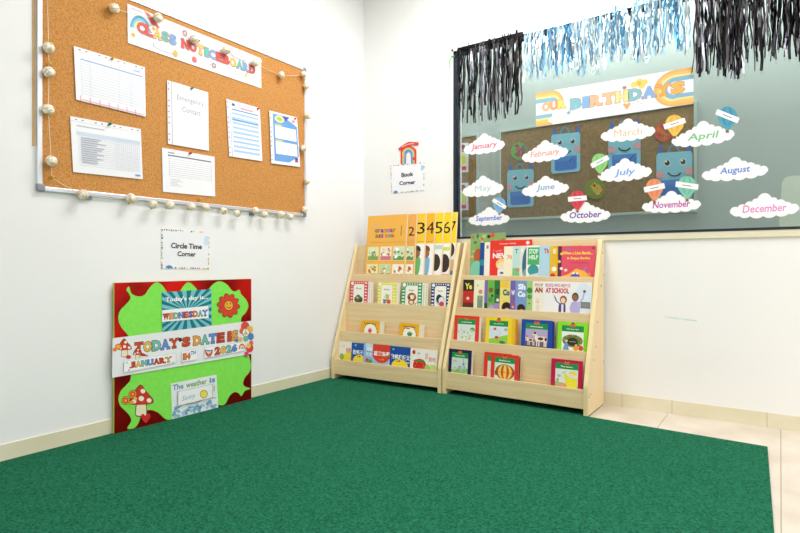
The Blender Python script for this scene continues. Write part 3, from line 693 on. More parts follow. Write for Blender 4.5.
def book(C, row, xl, xr, ytop, layer, spec, lab, name='picture_book', cat='book', group=None, th=0.0030, pitch=None, lean=1.5, base='#ffffff', roll=0, pages=True, xref=None, dy=0):
    """xl..xr: the cover's left and right edges, ytop its top edge, as read off the photo at mid-width."""
    t = PANT[row]+0.006+(pitch or th+0.0003)*layer
    xm = (xl+xr)/2; yr_ = ytop
    a0 = cabpt(C, xl, yr_, t); a1 = cabpt(C, xr, yr_, t); top = cabpt(C, xm if xref is None else xref, yr_, t).z
    W = C[3]
    x0, x1 = a0.x, a1.x
    if x1 > W-PT-0.004: x1 = W-PT-0.004
    if x0 < PT+0.002: x0 = PT+0.002
    z0 = LIPZ[row]-0.0463; w_, h_ = x1-x0, top-z0
    ln = rad(lean); ph = (HB if row == 0 else LIPZ[row-1])-z0
    yb = PANT[row]+0.0012+math.sin(ln)*ph+(pitch or th+0.0003)*layer
    ct = 0.0006
    a = Art(lambda u, v: Vector(((min(max(u, 0), 1)-0.5)*w_, -th, min(max(v, 0), 1)*h_)), (0, -1, 0), 0.00001)
    a.body(UNIT, ct, base); a.box((-w_/2, -ct, 0), (w_/2, 0, h_), base); a.box((-w_/2, -th+ct, 0), (-w_/2+0.0012, -ct, h_), base)
    asp = w_/h_
    for s_ in spec:
        k = s_[0]
        if k == 'r': a.rect(*s_[1:5], s_[5])
        elif k == 'c': a.ell(s_[1], s_[2], s_[3], s_[3]*asp*(s_[5] if len(s_) > 5 else 1), s_[4], 16)
        elif k == 't': a.text(s_[1], s_[2:6], s_[6], s_[7] if len(s_) > 7 else 0.02)
        elif k == 's': a.slab(s_[1], s_[2:6], s_[6], None)
        elif k == 'p': a.poly(s_[1], s_[2])
        elif k == 'l': a.line(s_[1], s_[2], s_[3])
        elif k == 'f': s_[1](a, asp)
    o = a.build(name)
    R = Matrix.Rotation(C[2], 4, 'Z')
    o.matrix_world = Matrix.Translation((C[0], C[1], CZ)) @ R @ Matrix.Translation(((x0+x1)/2, -yb, z0)) @ Matrix.Rotation(-ln, 4, 'X') @ Matrix.Rotation(roll, 4, 'Y')
    if pages:
        b_ = MB(); b_.box((-w_/2+0.0013, -th+ct+0.0001, 0.001), (w_/2-0.0012, -ct-0.0001, h_-0.0015), m_page); b_.build('pages', o)
    tag(o, lab, cat, group)
    return o
# --- covers
def raised(fn, lo=0.2, top=0.735):    # keeps a drawing in the part of the cover that shows above the shelf lip
    def g(a, asp):
        M0 = a.M; a.M = lambda u, v: M0(u, lo+v*(top-lo)/top); fn(a, asp); a.M = M0
    return g
def grid_cover(title=True, num='1'):
    s = []
    cols = [('#dfe8b8', '#8aa65a', '#c98a4a'), ('#f3ead0', '#d3788a', '#a88a5a'), ('#cfe3bf', '#5f9a5a', '#b8d6e8'), ('#f1e6a8', '#8a9a4a', '#cf7a4a'), ('#bcd8a8', '#4f8a4a', '#d8c27a'), ('#f4f0e0', '#c8504a', '#5a9a5a')]
    k = 0; rr = random.Random(11)
    for v in (0.315, 0.05):
        for u in (0.055, 0.37, 0.685):
            c = cols[k % 6]; k += 1
            s.append(('r', u-0.008, v-0.005, u+0.268, v+0.205, '#fbe9bc')); s.append(('r', u, v, u+0.26, v+0.20, c[0]))
            s.append(('r', u, v, u+0.26, v+0.06, c[1]))
            for _ in range(12): s.append(('c', u+rr.uniform(.04, .22), v+rr.uniform(.03, .17), rr.uniform(.012, .036), rr.choice([c[1], c[2], '#e8d9a8', '#b98a5a', '#ffffff'])))
    if title:
        s += [('t', 'The', 0.14, 0.80, 0.28, 0.85, '#c9c3b8', 0.02)]
        s += [('s', 'Grammar', 0.19, 0.735, 0.72, 0.79, ['#d8484a', '#4f9a5a', '#7a5aa8', '#e08a3a', '#4f8ac8'])]
        s += [('s', 'Big', 0.22, 0.655, 0.42, 0.71, ['#4f9a5a', '#d8484a', '#7a5aa8']), ('s', 'Book', 0.46, 0.655, 0.70, 0.71, ['#e08a3a', '#4f8ac8', '#4f9a5a', '#d8484a'])]
    s += [('l', [(0.10, 0.585), (0.94, 0.585)], 0.004, '#b8863a')]
    return s
G1 = 'big numbered teaching books on the left bookcase'
n = 7
bb = [
 (366.4, 406.8, 213.6, '#f2b552', grid_cover()+[('r', 0.84, 0.68, 0.855, 0.83, '#6a5a38')], 'large orange grammar big book with picture squares, frontmost on the top tier', 1),
 (376, 416.2, 213.6, '#efab55', grid_cover(False)+[('t', '2', 0.80, 0.68, 0.94, 0.81, '#2b2820', 0.0)], 'large orange big book numbered 2 behind the grammar book', 2)]
def numcover(num, hair, shirt, head=True):
    s = [('r', 0, 0, 1, 0.555, '#f5f3ee'), ('l', [(0.72, 0.585), (0.95, 0.585)], 0.005, '#a8862a')]
    s += [('t', num, 0.79, 0.70, 0.965, 0.87, '#1f1c18', 0.0)]
    s += [('p', sm([(0.70, 0.10), (0.86, 0.10), (0.90, 0.30), (0.86, 0.36), (0.74, 0.36), (0.70, 0.28)]), shirt), ('c', 0.80, 0.41, 0.085, '#9a6a4a', 1.1), ('p', sm([(0.72, 0.42), (0.73, 0.50), (0.80, 0.53), (0.88, 0.50), (0.89, 0.44), (0.82, 0.46), (0.75, 0.45)]), hair), ('r', 0.72, 0.0, 0.86, 0.11, '#6a4a9a')]
    return s
bb += [(383, 425.6, 212.9, '#f7c93a', numcover('3', '#3a3432', '#6fb86a'), 'large yellow big book numbered 3 on the top tier', 3),
 (392.5, 434.8, 212.5, '#f3b62a', numcover('4', '#8a4a2a', '#7fb4dc'), 'large yellow big book numbered 4 on the top tier', 4),
 (401, 443.2, 212.3, '#fad32a', [('r', 0, 0, 1, 0.555, '#f4f2ee'), ('t', '5', 0.79, 0.70, 0.965, 0.87, '#1f1c18', 0.0), ('c', 0.84, 0.28, 0.11, '#3f3230', 1.6), ('r', 0.76, 0.47, 1, 0.53, '#bfd8dc'), ('r', 0.78, 0.0, 0.95, 0.10, '#e08a5a')], 'large yellow big book numbered 5 on the top tier', 5),
 (409, 451.2, 211.9, '#fad32a', [('r', 0, 0, 1, 0.555, '#f4f2ee'), ('t', '6', 0.79, 0.70, 0.965, 0.87, '#1f1c18', 0.0), ('c', 0.86, 0.27, 0.12, '#3f3230', 1.6), ('r', 0.80, 0.45, 1, 0.50, '#d9dc6a'), ('r', 0.78, 0.0, 1, 0.05, '#d8503a'), ('r', 0.78, 0.08, 1, 0.11, '#d8503a')], 'large yellow big book numbered 6 on the top tier', 6),
 (417, 459, 211.4, '#fbd52a', [('r', 0, 0, 1, 0.555, '#f1efea'), ('t', '7', 0.825, 0.70, 0.965, 0.87, '#1f1c18', 0.0), ('c', 0.86, 0.46, 0.10, '#4a3a38', 1.6), ('r', 0.80, 0.16, 0.96, 0.32, '#dcb79a'), ('r', 0.82, 0.0, 0.96, 0.16, '#5f7fa8')], 'large yellow big book numbered 7, rearmost on the top tier', 7)]
for i, (xl, xr, yt, base, spec, lab, k) in enumerate(bb):
    spec = spec+[('r', 0.975, 0, 1, 1, '#ead9b4')]
    book(LC, 0, xl, xr, yt, 6-i, spec, lab, 'big_book', 'book', G1, th=0.0031, pitch=0.0042, lean=6.0, base=base, xref=xr-4)
# row 2 readers with patterned borders
def reader(col, tick, n_, draw, title):
    s = [('r', 0.0, 0.0, 1, 1, col)]
    for i in range(9): s.append(('r', 0.04, 0.03+0.11*i, 0.16, 0.075+0.11*i, tick)); s.append(('r', 0.84, 0.03+0.11*i, 0.96, 0.075+0.11*i, tick))
    for i in range(7): s.append(('r', 0.14+0.12*i, 0.935, 0.20+0.12*i, 0.975, tick))
    s += [('r', 0.20, 0.06, 0.80, 0.90, '#f7f4ea'), ('c', 0.13, 0.92, 0.14, col), ('c', 0.13, 0.92, 0.09, tick), ('t', title, 0.36, 0.71, 0.64, 0.765, '#3a3a3a', 0.01)]
    return s+draw
def frog(a, asp):
    a.ell(0.5, 0.34, 0.24, 0.17*asp, '#4f6a3a', 14); a.ell(0.48, 0.42, 0.13, 0.12*asp, '#6a7a4a', 12); a.ell(0.44, 0.40, 0.05, 0.04*asp, '#e8d8b8', 8); a.ell(0.64, 0.30, 0.1, 0.07*asp, '#37502c', 10)
def boxpic(a, asp):
    a.rect(0.46, 0.40, 0.64, 0.56, '#b8c870'); a.line([(0.36, 0.42), (0.5, 0.6)], 0.02, '#8a9aa8'); a.rect(0.3, 0.34, 0.6, 0.38, '#4a4a4a'); a.ell(0.62, 0.3, 0.12, 0.12*asp, '#dd5a40', 12); a.ell(0.4, 0.28, 0.08, 0.08*asp, '#5a8ac0', 12); a.rect(0.3, 0.12, 0.7, 0.22, '#e8b87a')
def snake(a, asp):
    a.arc(0.52, 0.50, 0.22, 0.19*asp, 0.11, 0.1*asp, '#a8693a', 0, 360); a.ell(0.5, 0.32, 0.16, 0.11*asp, '#a8693a', 12); a.ell(0.5, 0.32, 0.1, 0.07*asp, '#f0dcb0', 12); a.ell(0.4, 0.48, 0.06, 0.06*asp, '#6a3f22', 8); a.ell(0.62, 0.55, 0.05, 0.05*asp, '#e0b87a', 8); a.line([(0.62, 0.2), (0.76, 0.32)], 0.03, '#4a5a3a')
def bird(a, asp):
    a.ell(0.5, 0.42, 0.24, 0.24*asp, '#a8c0dc', 14); a.ell(0.44, 0.48, 0.15, 0.2*asp, '#2a3550', 12); a.ell(0.56, 0.42, 0.14, 0.16*asp, '#e8e6e0', 12); a.ell(0.58, 0.30, 0.13, 0.12*asp, '#c8484a', 12)
G2 = 'small readers with patterned borders on the second tier of the left bookcase'
for (xl, xr, yt, col, tk, dr, ti, lab, off, nm) in (
    (350.6, 368.2, 281.2, '#d8404a', '#f6e9e6', frog, 'Rod', 'small red bordered reader with a green frog picture', (3.2, 5.6), 'red'),
    (378.2, 396.6, 282.0, '#e6e24a', '#f7f5d8', boxpic, 'Robot', 'small yellow bordered reader', (2.2, 3.8), 'yellow'),
    (402.0, 422.4, 282.6, '#3f9f62', '#eef6ee', snake, 'Snake', 'small green bordered reader with a brown coiled animal', (3.4, 6.0), 'green'),
    (431.4, 452.4, 283.0, '#25346e', '#e6eaf5', bird, 'Stork', 'small navy bordered reader with a black and white bird', (1.5, 2.6), 'navy')):
    book(LC, 1, xl, xr, yt, 4, reader(col, tk, 1, [('f', dr)], ti), lab, 'reader_book', 'book', G2, th=0.0035, lean=4, base=col)
    for j, d in enumerate(off):
        sp = [('r', 0.0, 0.0, 1, 1, '#f4f0e4')]
        for i in range(14): sp.append(('r', 0.90, 0.03+0.068*i, 0.96, 0.065+0.068*i, {'red': '#e9c6c2', 'yellow': '#ece8b0', 'green': '#a8d0b4', 'navy': '#aab4d0'}[nm]))
        book(LC, 1, xl+d, xr+d, yt+0.5+0.3*j, 3-j*1.5, sp, 'pale reader %s the %s bordered reader, its right edge showing' % (('directly behind', 'rearmost behind')[j], nm), 'reader_book', 'book', G2+', rear copies', th=0.0035, lean=4, base='#f3efe2')
# row 3 : two small yellow books
def sun(a, asp):
    for k in range(16):
        t = k*math.pi/8; a.ell(0.52+0.36*math.cos(t), 0.42+0.36*asp*math.sin(t), 0.035, 0.035*asp, '#5f9a4a' if k % 3 else '#d8583a', 8); a.l -= 0.7
    a.l += 1
    a.ell(0.52, 0.42, 0.34, 0.34*asp, '#f8f6ee', 24)
def sunA(a, asp): sun(a, asp); a.ell(0.50, 0.46, 0.10, 0.10*asp, '#d8404a', 12); a.ell(0.50, 0.57, 0.05, 0.04*asp, '#e88a9a', 8)
def sunB(a, asp): sun(a, asp); a.ell(0.54, 0.46, 0.13, 0.10*asp, '#3f8a5a', 12); a.ell(0.50, 0.52, 0.06, 0.05*asp, '#6fae6a', 8); a.ell(0.45, 0.74, 0.12, 0.03*asp, '#d8483a', 8)
G3 = 'small yellow books on the third tier of the left bookcase'
for (xl, xr, yt, dr, lab, of, wh) in ((361.8, 380.2, 320.4, sunA, 'small yellow book with a red dot in a white round flower', (2.6, 4.6), 'left'), (400.2, 419.6, 323.4, sunB, 'small yellow book with a green leaf in a white round flower', (3, 5.2), 'right')):
    book(LC, 2, xl, xr, yt, 4, [('f', dr), ('t', 'Little Bee', 0.18, 0.80, 0.82, 0.87, '#3a3a2a', 0.02)], lab, 'board_book', 'book', G3, th=0.0035, lean=4, base='#efb423')
    for j, d in enumerate(of):
        book(LC, 2, xl+d, xr+d, yt+0.6+0.2*j, 3-1.5*j, [('r', 0.93, 0, 0.95, 1, '#d8d2b8')], 'cream backed small book %s the %s yellow book' % (('directly behind', 'rearmost behind')[j], wh), 'board_book', 'book', G3+', rear copies', th=0.0035, lean=4, base='#f2eeda')
# row 4 : Chinese picture booklets
G4 = 'Chinese picture booklets on the bottom tier of the left bookcase'
def lemon(a, asp): a.ell(0.78, 0.12, 0.56, 0.42*asp, '#f3dc3a', 22); a.ell(0.2, 0.2, 0.14, 0.2*asp, '#8fbc5a', 12)
def duck(a, asp): a.ell(0.5, 0.06, 0.40, 0.36*asp, '#f4dd3c', 22); a.ell(0.47, 0.30, 0.06, 0.05*asp, '#c8402a', 8); a.ell(0.36, 0.27, 0.03, 0.03*asp, '#2a2a2a', 8)
def sky(a, asp): a.ell(0.5, 0.9, 0.4, 0.3*asp, '#cfe2f5', 14); a.ell(0.35, 0.15, 0.2, 0.16*asp, '#58a058', 12); a.ell(0.22, 0.24, 0.10, 0.09*asp, '#d84a3a', 10); a.ell(0.7, 0.3, 0.16, 0.3*asp, '#5f94d8', 12)
def redc(a, asp):
    a.poly([(0, 0), (1, 0), (1, 0.5), (0.6, 0)], '#f6efe4'); a.ell(0.46, 0.84, 0.56, 0.62*asp, '#e2462e', 30)
def berry(a, asp):
    a.ell(0.36, 0.22, 0.25, 0.28*asp, '#cf2f26', 20)
    for k in range(9): a.ell(0.36+0.16*math.cos(k*2.4), 0.22+0.17*asp*math.sin(k*2.4), 0.012, 0.014*asp, '#f2c46a', 6)
    a.poly([(0.10, 0.42), (0.22, 0.50), (0.34, 0.44), (0.48, 0.52), (0.58, 0.40), (0.36, 0.38)], '#3f8a3a'); a.ell(0.13, 0.82, 0.06, 0.09*asp, '#cf2f26', 12); a.ell(0.32, 0.78, 0.05, 0.04*asp, '#b8c4b0', 10); a.ell(0.85, 0.16, 0.16, 0.14*asp, '#c8dc7a', 12); a.ell(0.65, 0.12, 0.1, 0.16*asp, '#a8cc6a', 12)
for (xl, xr, yt, ly, base, spec, lab, xr_) in (
    (339.2, 356.5, 341.6, 0, '#f4efe0', [('f', raised(lemon, 0.22, 1)), ('t', '我是', 0.42, 0.56, 0.72, 0.76, '#e0584a', 0.02), ('t', '水果', 0.16, 0.78, 0.36, 0.88, '#e8988a', 0.0)], 'cream Chinese booklet with a big yellow fruit, leftmost on the bottom tier', 346),
    (352.2, 370.5, 342.8, 1, '#1f56a8', [('f', raised(duck, 0.22, 1)), ('t', '数鸭子', 0.08, 0.52, 0.64, 0.72, '#f4f6fa', 0.02), ('c', 0.22, 0.9, 0.05, '#7fd0c0')], 'narrow visible blue Chinese booklet left of the pale blue one', 358),
    (364.2, 382, 343.2, 2, '#8fbbe8', [('f', raised(sky, 0.15, 1)), ('t', '我的', 0.14, 0.70, 0.50, 0.86, '#f4f8fc', 0.02), ('t', '天空', 0.14, 0.50, 0.50, 0.66, '#f4f8fc', 0.02)], 'pale blue Chinese booklet between the blue and the red ones', 369),
    (373.4, 392.5, 344.6, 3, '#a8c4e8', [('f', redc), ('t', '蓝熊去逛', 0.06, 0.56, 0.90, 0.74, '#ffffff', 0.03), ('t', '儿歌', 0.36, 0.40, 0.62, 0.47, '#f6c84a', 0.0)], 'Chinese booklet with a big red circle cover', 383),
    (390.6, 411.2, 346.6, 4, '#1b4fa6', [('f', raised(duck, 0.22, 1)), ('t', '数鸭爬板父', 0.05, 0.50, 0.98, 0.70, '#f4f6fa', 0.03), ('c', 0.16, 0.88, 0.045, '#7fd0c0'), ('r', 0.6, 0.40, 0.96, 0.44, '#f2dc5a')], 'fully visible blue Chinese booklet with a yellow round animal', 401),
    (411, 437.8, 349.0, 5, '#f5f1e8', [('f', raised(berry, 0.2, 1)), ('t', '草莓', 0.56, 0.60, 0.66, 0.86, '#e0584a', 0.0), ('t', '我吃', 0.68, 0.56, 0.96, 0.72, '#e0584a', 0.01)], 'cream Chinese booklet with a red strawberry, rightmost on the bottom tier', 424)):
    book(LC, 3, xl, xr, yt, ly, spec, lab, 'picture_booklet', 'book', G4, th=0.0026, lean=5, base=base, xref=xr_)
# right bookcase, top row
G5 = 'picture books overlapping on the top tier of the right bookcase'
def garden(a, asp):
    rr = random.Random(5)
    for k in range(60):
        a.ell(rr.uniform(0.03, 0.97), rr.uniform(0.1, 0.97), rr.uniform(0.03, 0.07), rr.uniform(0.03, 0.07)*asp, rr.choice(['#5f9a4a', '#7fae52', '#a8c878', '#3f7a48', '#c8693a', '#e8c06a', '#9ac48a']), 7); a.l -= 0.9
    a.l += 2; a.ell(0.22, 0.54, 0.12, 0.2*asp, '#b85a34', 12); a.ell(0.2, 0.22, 0.20, 0.3*asp, '#7fcab0', 12)
    a.ell(0.52, 0.93, 0.05, 0.05*asp, '#3a2a26', 10); a.ell(0.62, 0.95, 0.07, 0.06*asp, '#d8503a', 10)
def girl(a, asp):
    a.ell(0.30, 0.44, 0.15, 0.13*asp, '#f0d078', 14); a.ell(0.30, 0.40, 0.11, 0.10*asp, '#f6dcc0', 14); a.rect(0.20, 0.16, 0.40, 0.32, '#e9eef2'); a.rect(0.22, 0.0, 0.38, 0.16, '#4a4a5a'); a.ell(0.3, 0.24, 0.05, 0.03*asp, '#5a7a9a', 8)
def bug(a, asp):
    a.rect(0, 0, 0.10, 1, '#5a2f48')
    a.poly([(0.0, 0.0), (1, 0), (1, 0.12), (0.72, 0.36), (0.5, 0.42), (0.3, 0.28), (0.05, 0.2)], '#f4b84a')
    a.ell(0.48, 0.20, 0.13, 0.11*asp, '#5a5fb8', 14); a.ell(0.43, 0.30, 0.03, 0.025*asp, '#ffffff', 8); a.ell(0.53, 0.30, 0.03, 0.025*asp, '#ffffff', 8)
    a.line([(0.36, 0.2), (0.28, 0.1)], 0.02, '#a0522c'); a.line([(0.6, 0.2), (0.68, 0.12)], 0.02, '#a0522c')
    for (x, y, c) in ((0.74, 0.42, '#7a7fd0'), (0.95, 0.94, '#a83a4a'), (0.30, 0.92, '#7a7fd0'), (0.04, 0.6, '#f0c85a'), (0.1, 0.42, '#e8e2da'), (0.84, 0.28, '#e08a5a'), (0.22, 0.38, '#e9ded0'), (0.12, 0.12, '#c8a8d0'), (0.1, 0.8, '#f0c85a')): a.ell(x, y, 0.045, 0.04*asp, c, 10)
    a.text('When a Line Bends...', (0.13, 0.78, 0.93, 0.86), '#fbe04a', 0.03); a.text('A Shape Begins', (0.24, 0.64, 0.86, 0.72), '#fbe04a', 0.03); a.rect(0.35, 0.56, 0.8, 0.575, '#b83a5a')
def fishp(a, asp): a.ell(0.3, 0.5, 0.22, 0.6*asp, '#3f6a80', 16); a.ell(0.25, 0.25, 0.14, 0.2*asp, '#7fa8a8', 12)
rowA = [
 (470.6, 505.6, 233.0, '#8aa86a', [('f', garden)], 'tall leafy green and brown picture book at the far left of the top tier', 487, None),
 (480.2, 505, 242.6, '#1f4f96', [('r', 0, 0, 0.5, 0.12, '#a83a3a'), ('c', 0.1, 0.5, 0.12, '#2f8a9a')], 'dark blue thin book next to the white spined book', 483, None),
 (484.6, 512, 242.2, '#f2eee6', [('r', 0.07, 0.84, 0.15, 0.93, '#b8a04a'), ('t', 'K', 0.09, 0.86, 0.13, 0.91, '#3a3a2a', 0)], 'white thin book left of the red book', 488, None),
 (490.2, 532, 239.8, '#e8382c', [('f', girl), ('t', 'Lauren Child', 0.24, 0.905, 0.62, 0.935, '#f8e0dc', 0.02), ('t', 'I will', 0.08, 0.72, 0.28, 0.79, '#e8a0a0', 0.0), ('t', 'NEVER', 0.07, 0.58, 0.60, 0.70, '#fbeae6', 0.05), ('c', 0.9, 0.93, 0.04, '#f8e8e4')], 'large red picture book with a blonde child drawing', 515, None),
 (504.2, 536, 246.4, '#f3ecd0', [('r', 0, 0, 1, 0.12, '#f2e26a'), ('t', '70', 0.10, 0.66, 0.26, 0.76, '#e0604a', 0.02), ('c', 0.3, 0.2, 0.06, '#e9d96a')], 'cream book with red figures and a yellow base', 508, None),
 (513, 545, 246.0, '#bfe0dc', [('r', 0, 0, 0.3, 0.42, '#7cc48a'), ('t', 'T', 0.07, 0.80, 0.17, 0.92, '#2f7a6a', 0.02), ('c', 0.16, 0.35, 0.05, '#d8885a')], 'pale turquoise book with a green lower half', 516, None),
 (520, 552, 245.8, '#dfe2d6', [('f', fishp), ('t', 'B', 0.05, 0.84, 0.13, 0.93, '#f4f4f4', 0.02)], 'grey teal book with a dark round shape', 523, None),
 (526.6, 560, 245.4, '#f1f1ea', [('r', 0.04, 0.50, 0.62, 0.95, '#4fb06a'), ('t', 'STOP', 0.08, 0.78, 0.36, 0.91, '#eaf6ea', 0.03), ('t', 'HELP', 0.08, 0.64, 0.36, 0.75, '#eaf6ea', 0.03), ('c', 0.22, 0.36, 0.17, '#3f9a9a'), ('c', 0.10, 0.1, 0.12, '#d8404a'), ('p', [(0.05, 0.22), (0.4, 0.3), (0.5, 0.05), (0.1, 0.08)], '#c8dce4')], 'white book with a green block of letters', 533, None),
 (539.6, 572, 245.4, '#b4d6e6', [('t', 'Th', 0.14, 0.80, 0.30, 0.92, '#c83a4a', 0.04), ('p', [(0.0, 0.12), (0.18, 0.18), (0.34, 0.0), (0.0, 0.0)], '#3a4a48')], 'sky blue book with red letters Th', 545, None),
 (550.2, 582, 245.6, '#e6b82c', [('t', 'E', 0.10, 0.80, 0.20, 0.92, '#f6eeda', 0.04), ('c', 0.14, 0.4, 0.08, '#f4efe6'), ('c', 0.1, 0.22, 0.09, '#d8303a'), ('c', 0.2, 0.1, 0.06, '#a8b8d0')], 'mustard yellow book left of the pink book', 554, None),
 (558.2, 599.8, 245.8, '#e2536a', [('f', bug)], 'pink book reading When a Line Bends with a blue bug', 578, None)]
for i, (xl, xr, yt, base, spec, lab, xf, _) in enumerate(rowA):
    book(RC, 0, xl, xr, yt, i, spec, lab, 'picture_book', 'book', G5, th=0.0026, pitch=0.00285, lean=3.8, base=base, xref=xf)
# right bookcase, second row
G6 = 'picture books overlapping on the second tier of the right bookcase'
def people(a, asp):
    a.rect(0, 0, 1, 0.10, '#eae4ea'); a.ell(0.85, 0.6, 0.2, 0.3*asp, '#dce8f4', 14)
    a.text('PEOPLE WHO HELP US', (0.04, 0.86, 0.56, 0.95), '#c8404a', 0.02); a.text('AT SCHOOL', (0.04, 0.70, 0.54, 0.84), '#c8303c', 0.05)
    a.poly(sm([(0.34, 0.16), (0.46, 0.16), (0.47, 0.42), (0.42, 0.46), (0.36, 0.44), (0.33, 0.38)]), '#5a4a8a'); a.line([(0.36, 0.42), (0.28, 0.50), (0.24, 0.62)], 0.025, '#5a4a8a'); a.rect(0.385, 0.16, 0.43, 0.42, '#ece6f0')
    a.ell(0.425, 0.54, 0.075, 0.085*asp, '#9a5238', 14); a.ell(0.42, 0.52, 0.05, 0.06*asp, '#f4d0b0', 12); a.rect(0.35, 0.0, 0.46, 0.2, '#5a3a8a'); a.ell(0.23, 0.64, 0.025, 0.02*asp, '#f4d0b0', 8)
    a.poly(sm([(0.60, 0.18), (0.75, 0.18), (0.77, 0.44), (0.72, 0.50), (0.63, 0.50), (0.58, 0.42)]), '#b8b0e0'); a.line([(0.75, 0.46), (0.82, 0.58), (0.85, 0.74)], 0.03, '#b8b0e0'); a.line([(0.61, 0.46), (0.57, 0.34), (0.60, 0.2)], 0.03, '#b8b0e0')
    a.ell(0.67, 0.62, 0.07, 0.09*asp, '#5a3a2a', 14); a.ell(0.67, 0.60, 0.055, 0.07*asp, '#9a6a4a', 12); a.ell(0.855, 0.77, 0.03, 0.03*asp, '#7a4a34', 8); a.rect(0.61, 0.0, 0.665, 0.18, '#7fb0dc'); a.rect(0.685, 0.0, 0.74, 0.18, '#7fb0dc')
    a.rect(0.78, 0.34, 0.97, 0.50, '#6a6a6a'); a.rect(0.79, 0.36, 0.96, 0.48, '#8a8a88'); a.ell(0.17, 0.1, 0.09, 0.09*asp, '#3a2a3a', 14); a.ell(0.17, 0.06, 0.06, 0.06*asp, '#c8a890', 12)
rowB = [
 (463.4, 492, 279.6, '#7a2a22', [('r', 0, 0.68, 0.5, 1, '#2a2622'), ('t', 'Ye', 0.06, 0.72, 0.32, 0.90, '#e8dc5a', 0.05), ('r', 0, 0.34, 0.5, 0.68, '#c8302c'), ('c', 0.18, 0.46, 0.05, '#e8d8c8'), ('r', 0, 0, 0.5, 0.3, '#5a3a2a')], 'black and red book with yellow letters Ye, leftmost on the second tier', 468, None),
 (474.2, 505, 279.8, '#f3efce', [('c', 0.22, 0.66, 0.07, '#e08a8a'), ('r', 0.12, 0.0, 0.30, 0.55, '#7a9a84'), ('c', 0.20, 0.50, 0.06, '#8aa890'), ('c', 0.12, 0.84, 0.02, '#5a9a5a')], 'cream book with a grey green hand shape', 480, None),
 (484.8, 515, 280, '#8a6ab8', [('r', 0, 0, 0.14, 0.35, '#4a3a4a')], 'purple edged book left of the green animal book', 486, None),
 (488, 518, 280, '#6fb84a', [('c', 0.11, 0.72, 0.08, '#8a5a34'), ('c', 0.10, 0.45, 0.08, '#5a8a6a'), ('c', 0.14, 0.22, 0.10, '#b8a0d0'), ('c', 0.16, 0.56, 0.04, '#2a2a2a'), ('r', 0, 0, 0.3, 0.12, '#9a7ac0')], 'green book with brown animals', 491, None),
 (494.8, 524, 280.2, '#2f7a3f', [('c', 0.12, 0.68, 0.10, '#1f4f34'), ('r', 0, 0, 0.3, 0.36, '#a88ac8'), ('c', 0.12, 0.45, 0.05, '#e8e8e8')], 'dark green book beside the yellow Co book', 497, None),
 (500.2, 530, 280.4, '#efdc7a', [('r', 0.02, 0.80, 0.3, 1, '#f2c84a'), ('t', 'Co', 0.10, 0.58, 0.34, 0.76, '#1f5a78', 0.06), ('c', 0.24, 0.26, 0.17, '#2a2420'), ('c', 0.26, 0.16, 0.10, '#e8b48a'), ('c', 0.14, 0.42, 0.04, '#e8d84a')], 'yellow book with blue letters Co and black hair', 505, None),
 (510.6, 540, 280.6, '#7a62b0', [('t', 'W', 0.03, 0.60, 0.16, 0.74, '#f2eef8', 0.05), ('c', 0.10, 0.34, 0.06, '#c8506a'), ('c', 0.10, 0.28, 0.04, '#e8b8a0')], 'violet book with a white letter W', 513, None),
 (515.6, 547, 280.8, '#7f9cd0', [('t', 'Sh', 0.08, 0.76, 0.33, 0.92, '#f4f6fa', 0.06), ('t', 'Co', 0.08, 0.56, 0.33, 0.72, '#f4f6fa', 0.06), ('c', 0.20, 0.26, 0.13, '#3a2420'), ('c', 0.22, 0.16, 0.09, '#d89a7a')], 'blue book with white letters Sh Co and a curly haired child', 521, None),
 (527, 556, 281.2, '#9fd07a', [('c', 0.1, 0.75, 0.10, '#3f8a3a'), ('c', 0.1, 0.58, 0.08, '#4f9a44'), ('c', 0.1, 0.4, 0.03, '#a8502c')], 'light green book with a dark green tree', 530, None),
 (532.8, 574, 281.2, '#f3ece0', [('t', 'PEOP', 0.06, 0.86, 0.26, 0.94, '#a86a4a', 0.02), ('t', 'AN', 0.05, 0.70, 0.25, 0.84, '#a8402c', 0.06), ('c', 0.13, 0.46, 0.05, '#f0d0b8'), ('c', 0.13, 0.52, 0.05, '#e8e0d0', 0.6), ('r', 0.09, 0.2, 0.18, 0.38, '#e8dcc8'), ('r', 0.09, 0.0, 0.18, 0.2, '#5a8a9a')], 'cream book with brown letters AN behind the school book', 538, None),
 (543.8, 594.2, 282.0, '#f1eff0', [('f', people)], 'wide white book reading AT SCHOOL with two waving people', 568, None)]
for i, (xl, xr, yt, base, spec, lab, xf, _) in enumerate(rowB):
    book(RC, 1, xl, xr, yt, i, spec, lab, 'picture_book', 'book', G6, th=0.0026, pitch=0.00285, lean=3.8, base=base, xref=xf)
# rows 3 and 4 : readers with green title band
def band(bord, title, bg, draw):
    return [('r', 0.14, 0.0, 0.86, 0.90, bg), ('r', 0.14, 0.735, 0.86, 0.90, '#1f8f4a'), ('t', title, 0.30, 0.785, 0.70, 0.825, '#f2f6ee', 0.03), ('r', 0.42, 0.87, 0.58, 0.95, '#e0662a'), ('c', 0.5, 0.965, 0.05, '#4a4a66', 0.6), ('f', raised(draw))]
def blobs(seed, cols, n=26, y0=0.05, y1=0.66):
    def f(a, asp):
        rr = random.Random(seed)
        for k in range(n):
            a.ell(rr.uniform(.19, .81), rr.uniform(y0, y1), rr.uniform(.02, .05), rr.uniform(.02, .05)*asp, rr.choice(cols), 8); a.l -= 0.8
        a.l += 1.5
    return f
def gardenp(a, asp): a.ell(0.75, 0.52, 0.10, 0.12*asp, '#5fae4a', 14); blobs(1, ['#e8dc7a', '#a8cc8a', '#f0b85a', '#cfe0ea', '#8fc07a'], 34, 0.05, 0.5)(a, asp)
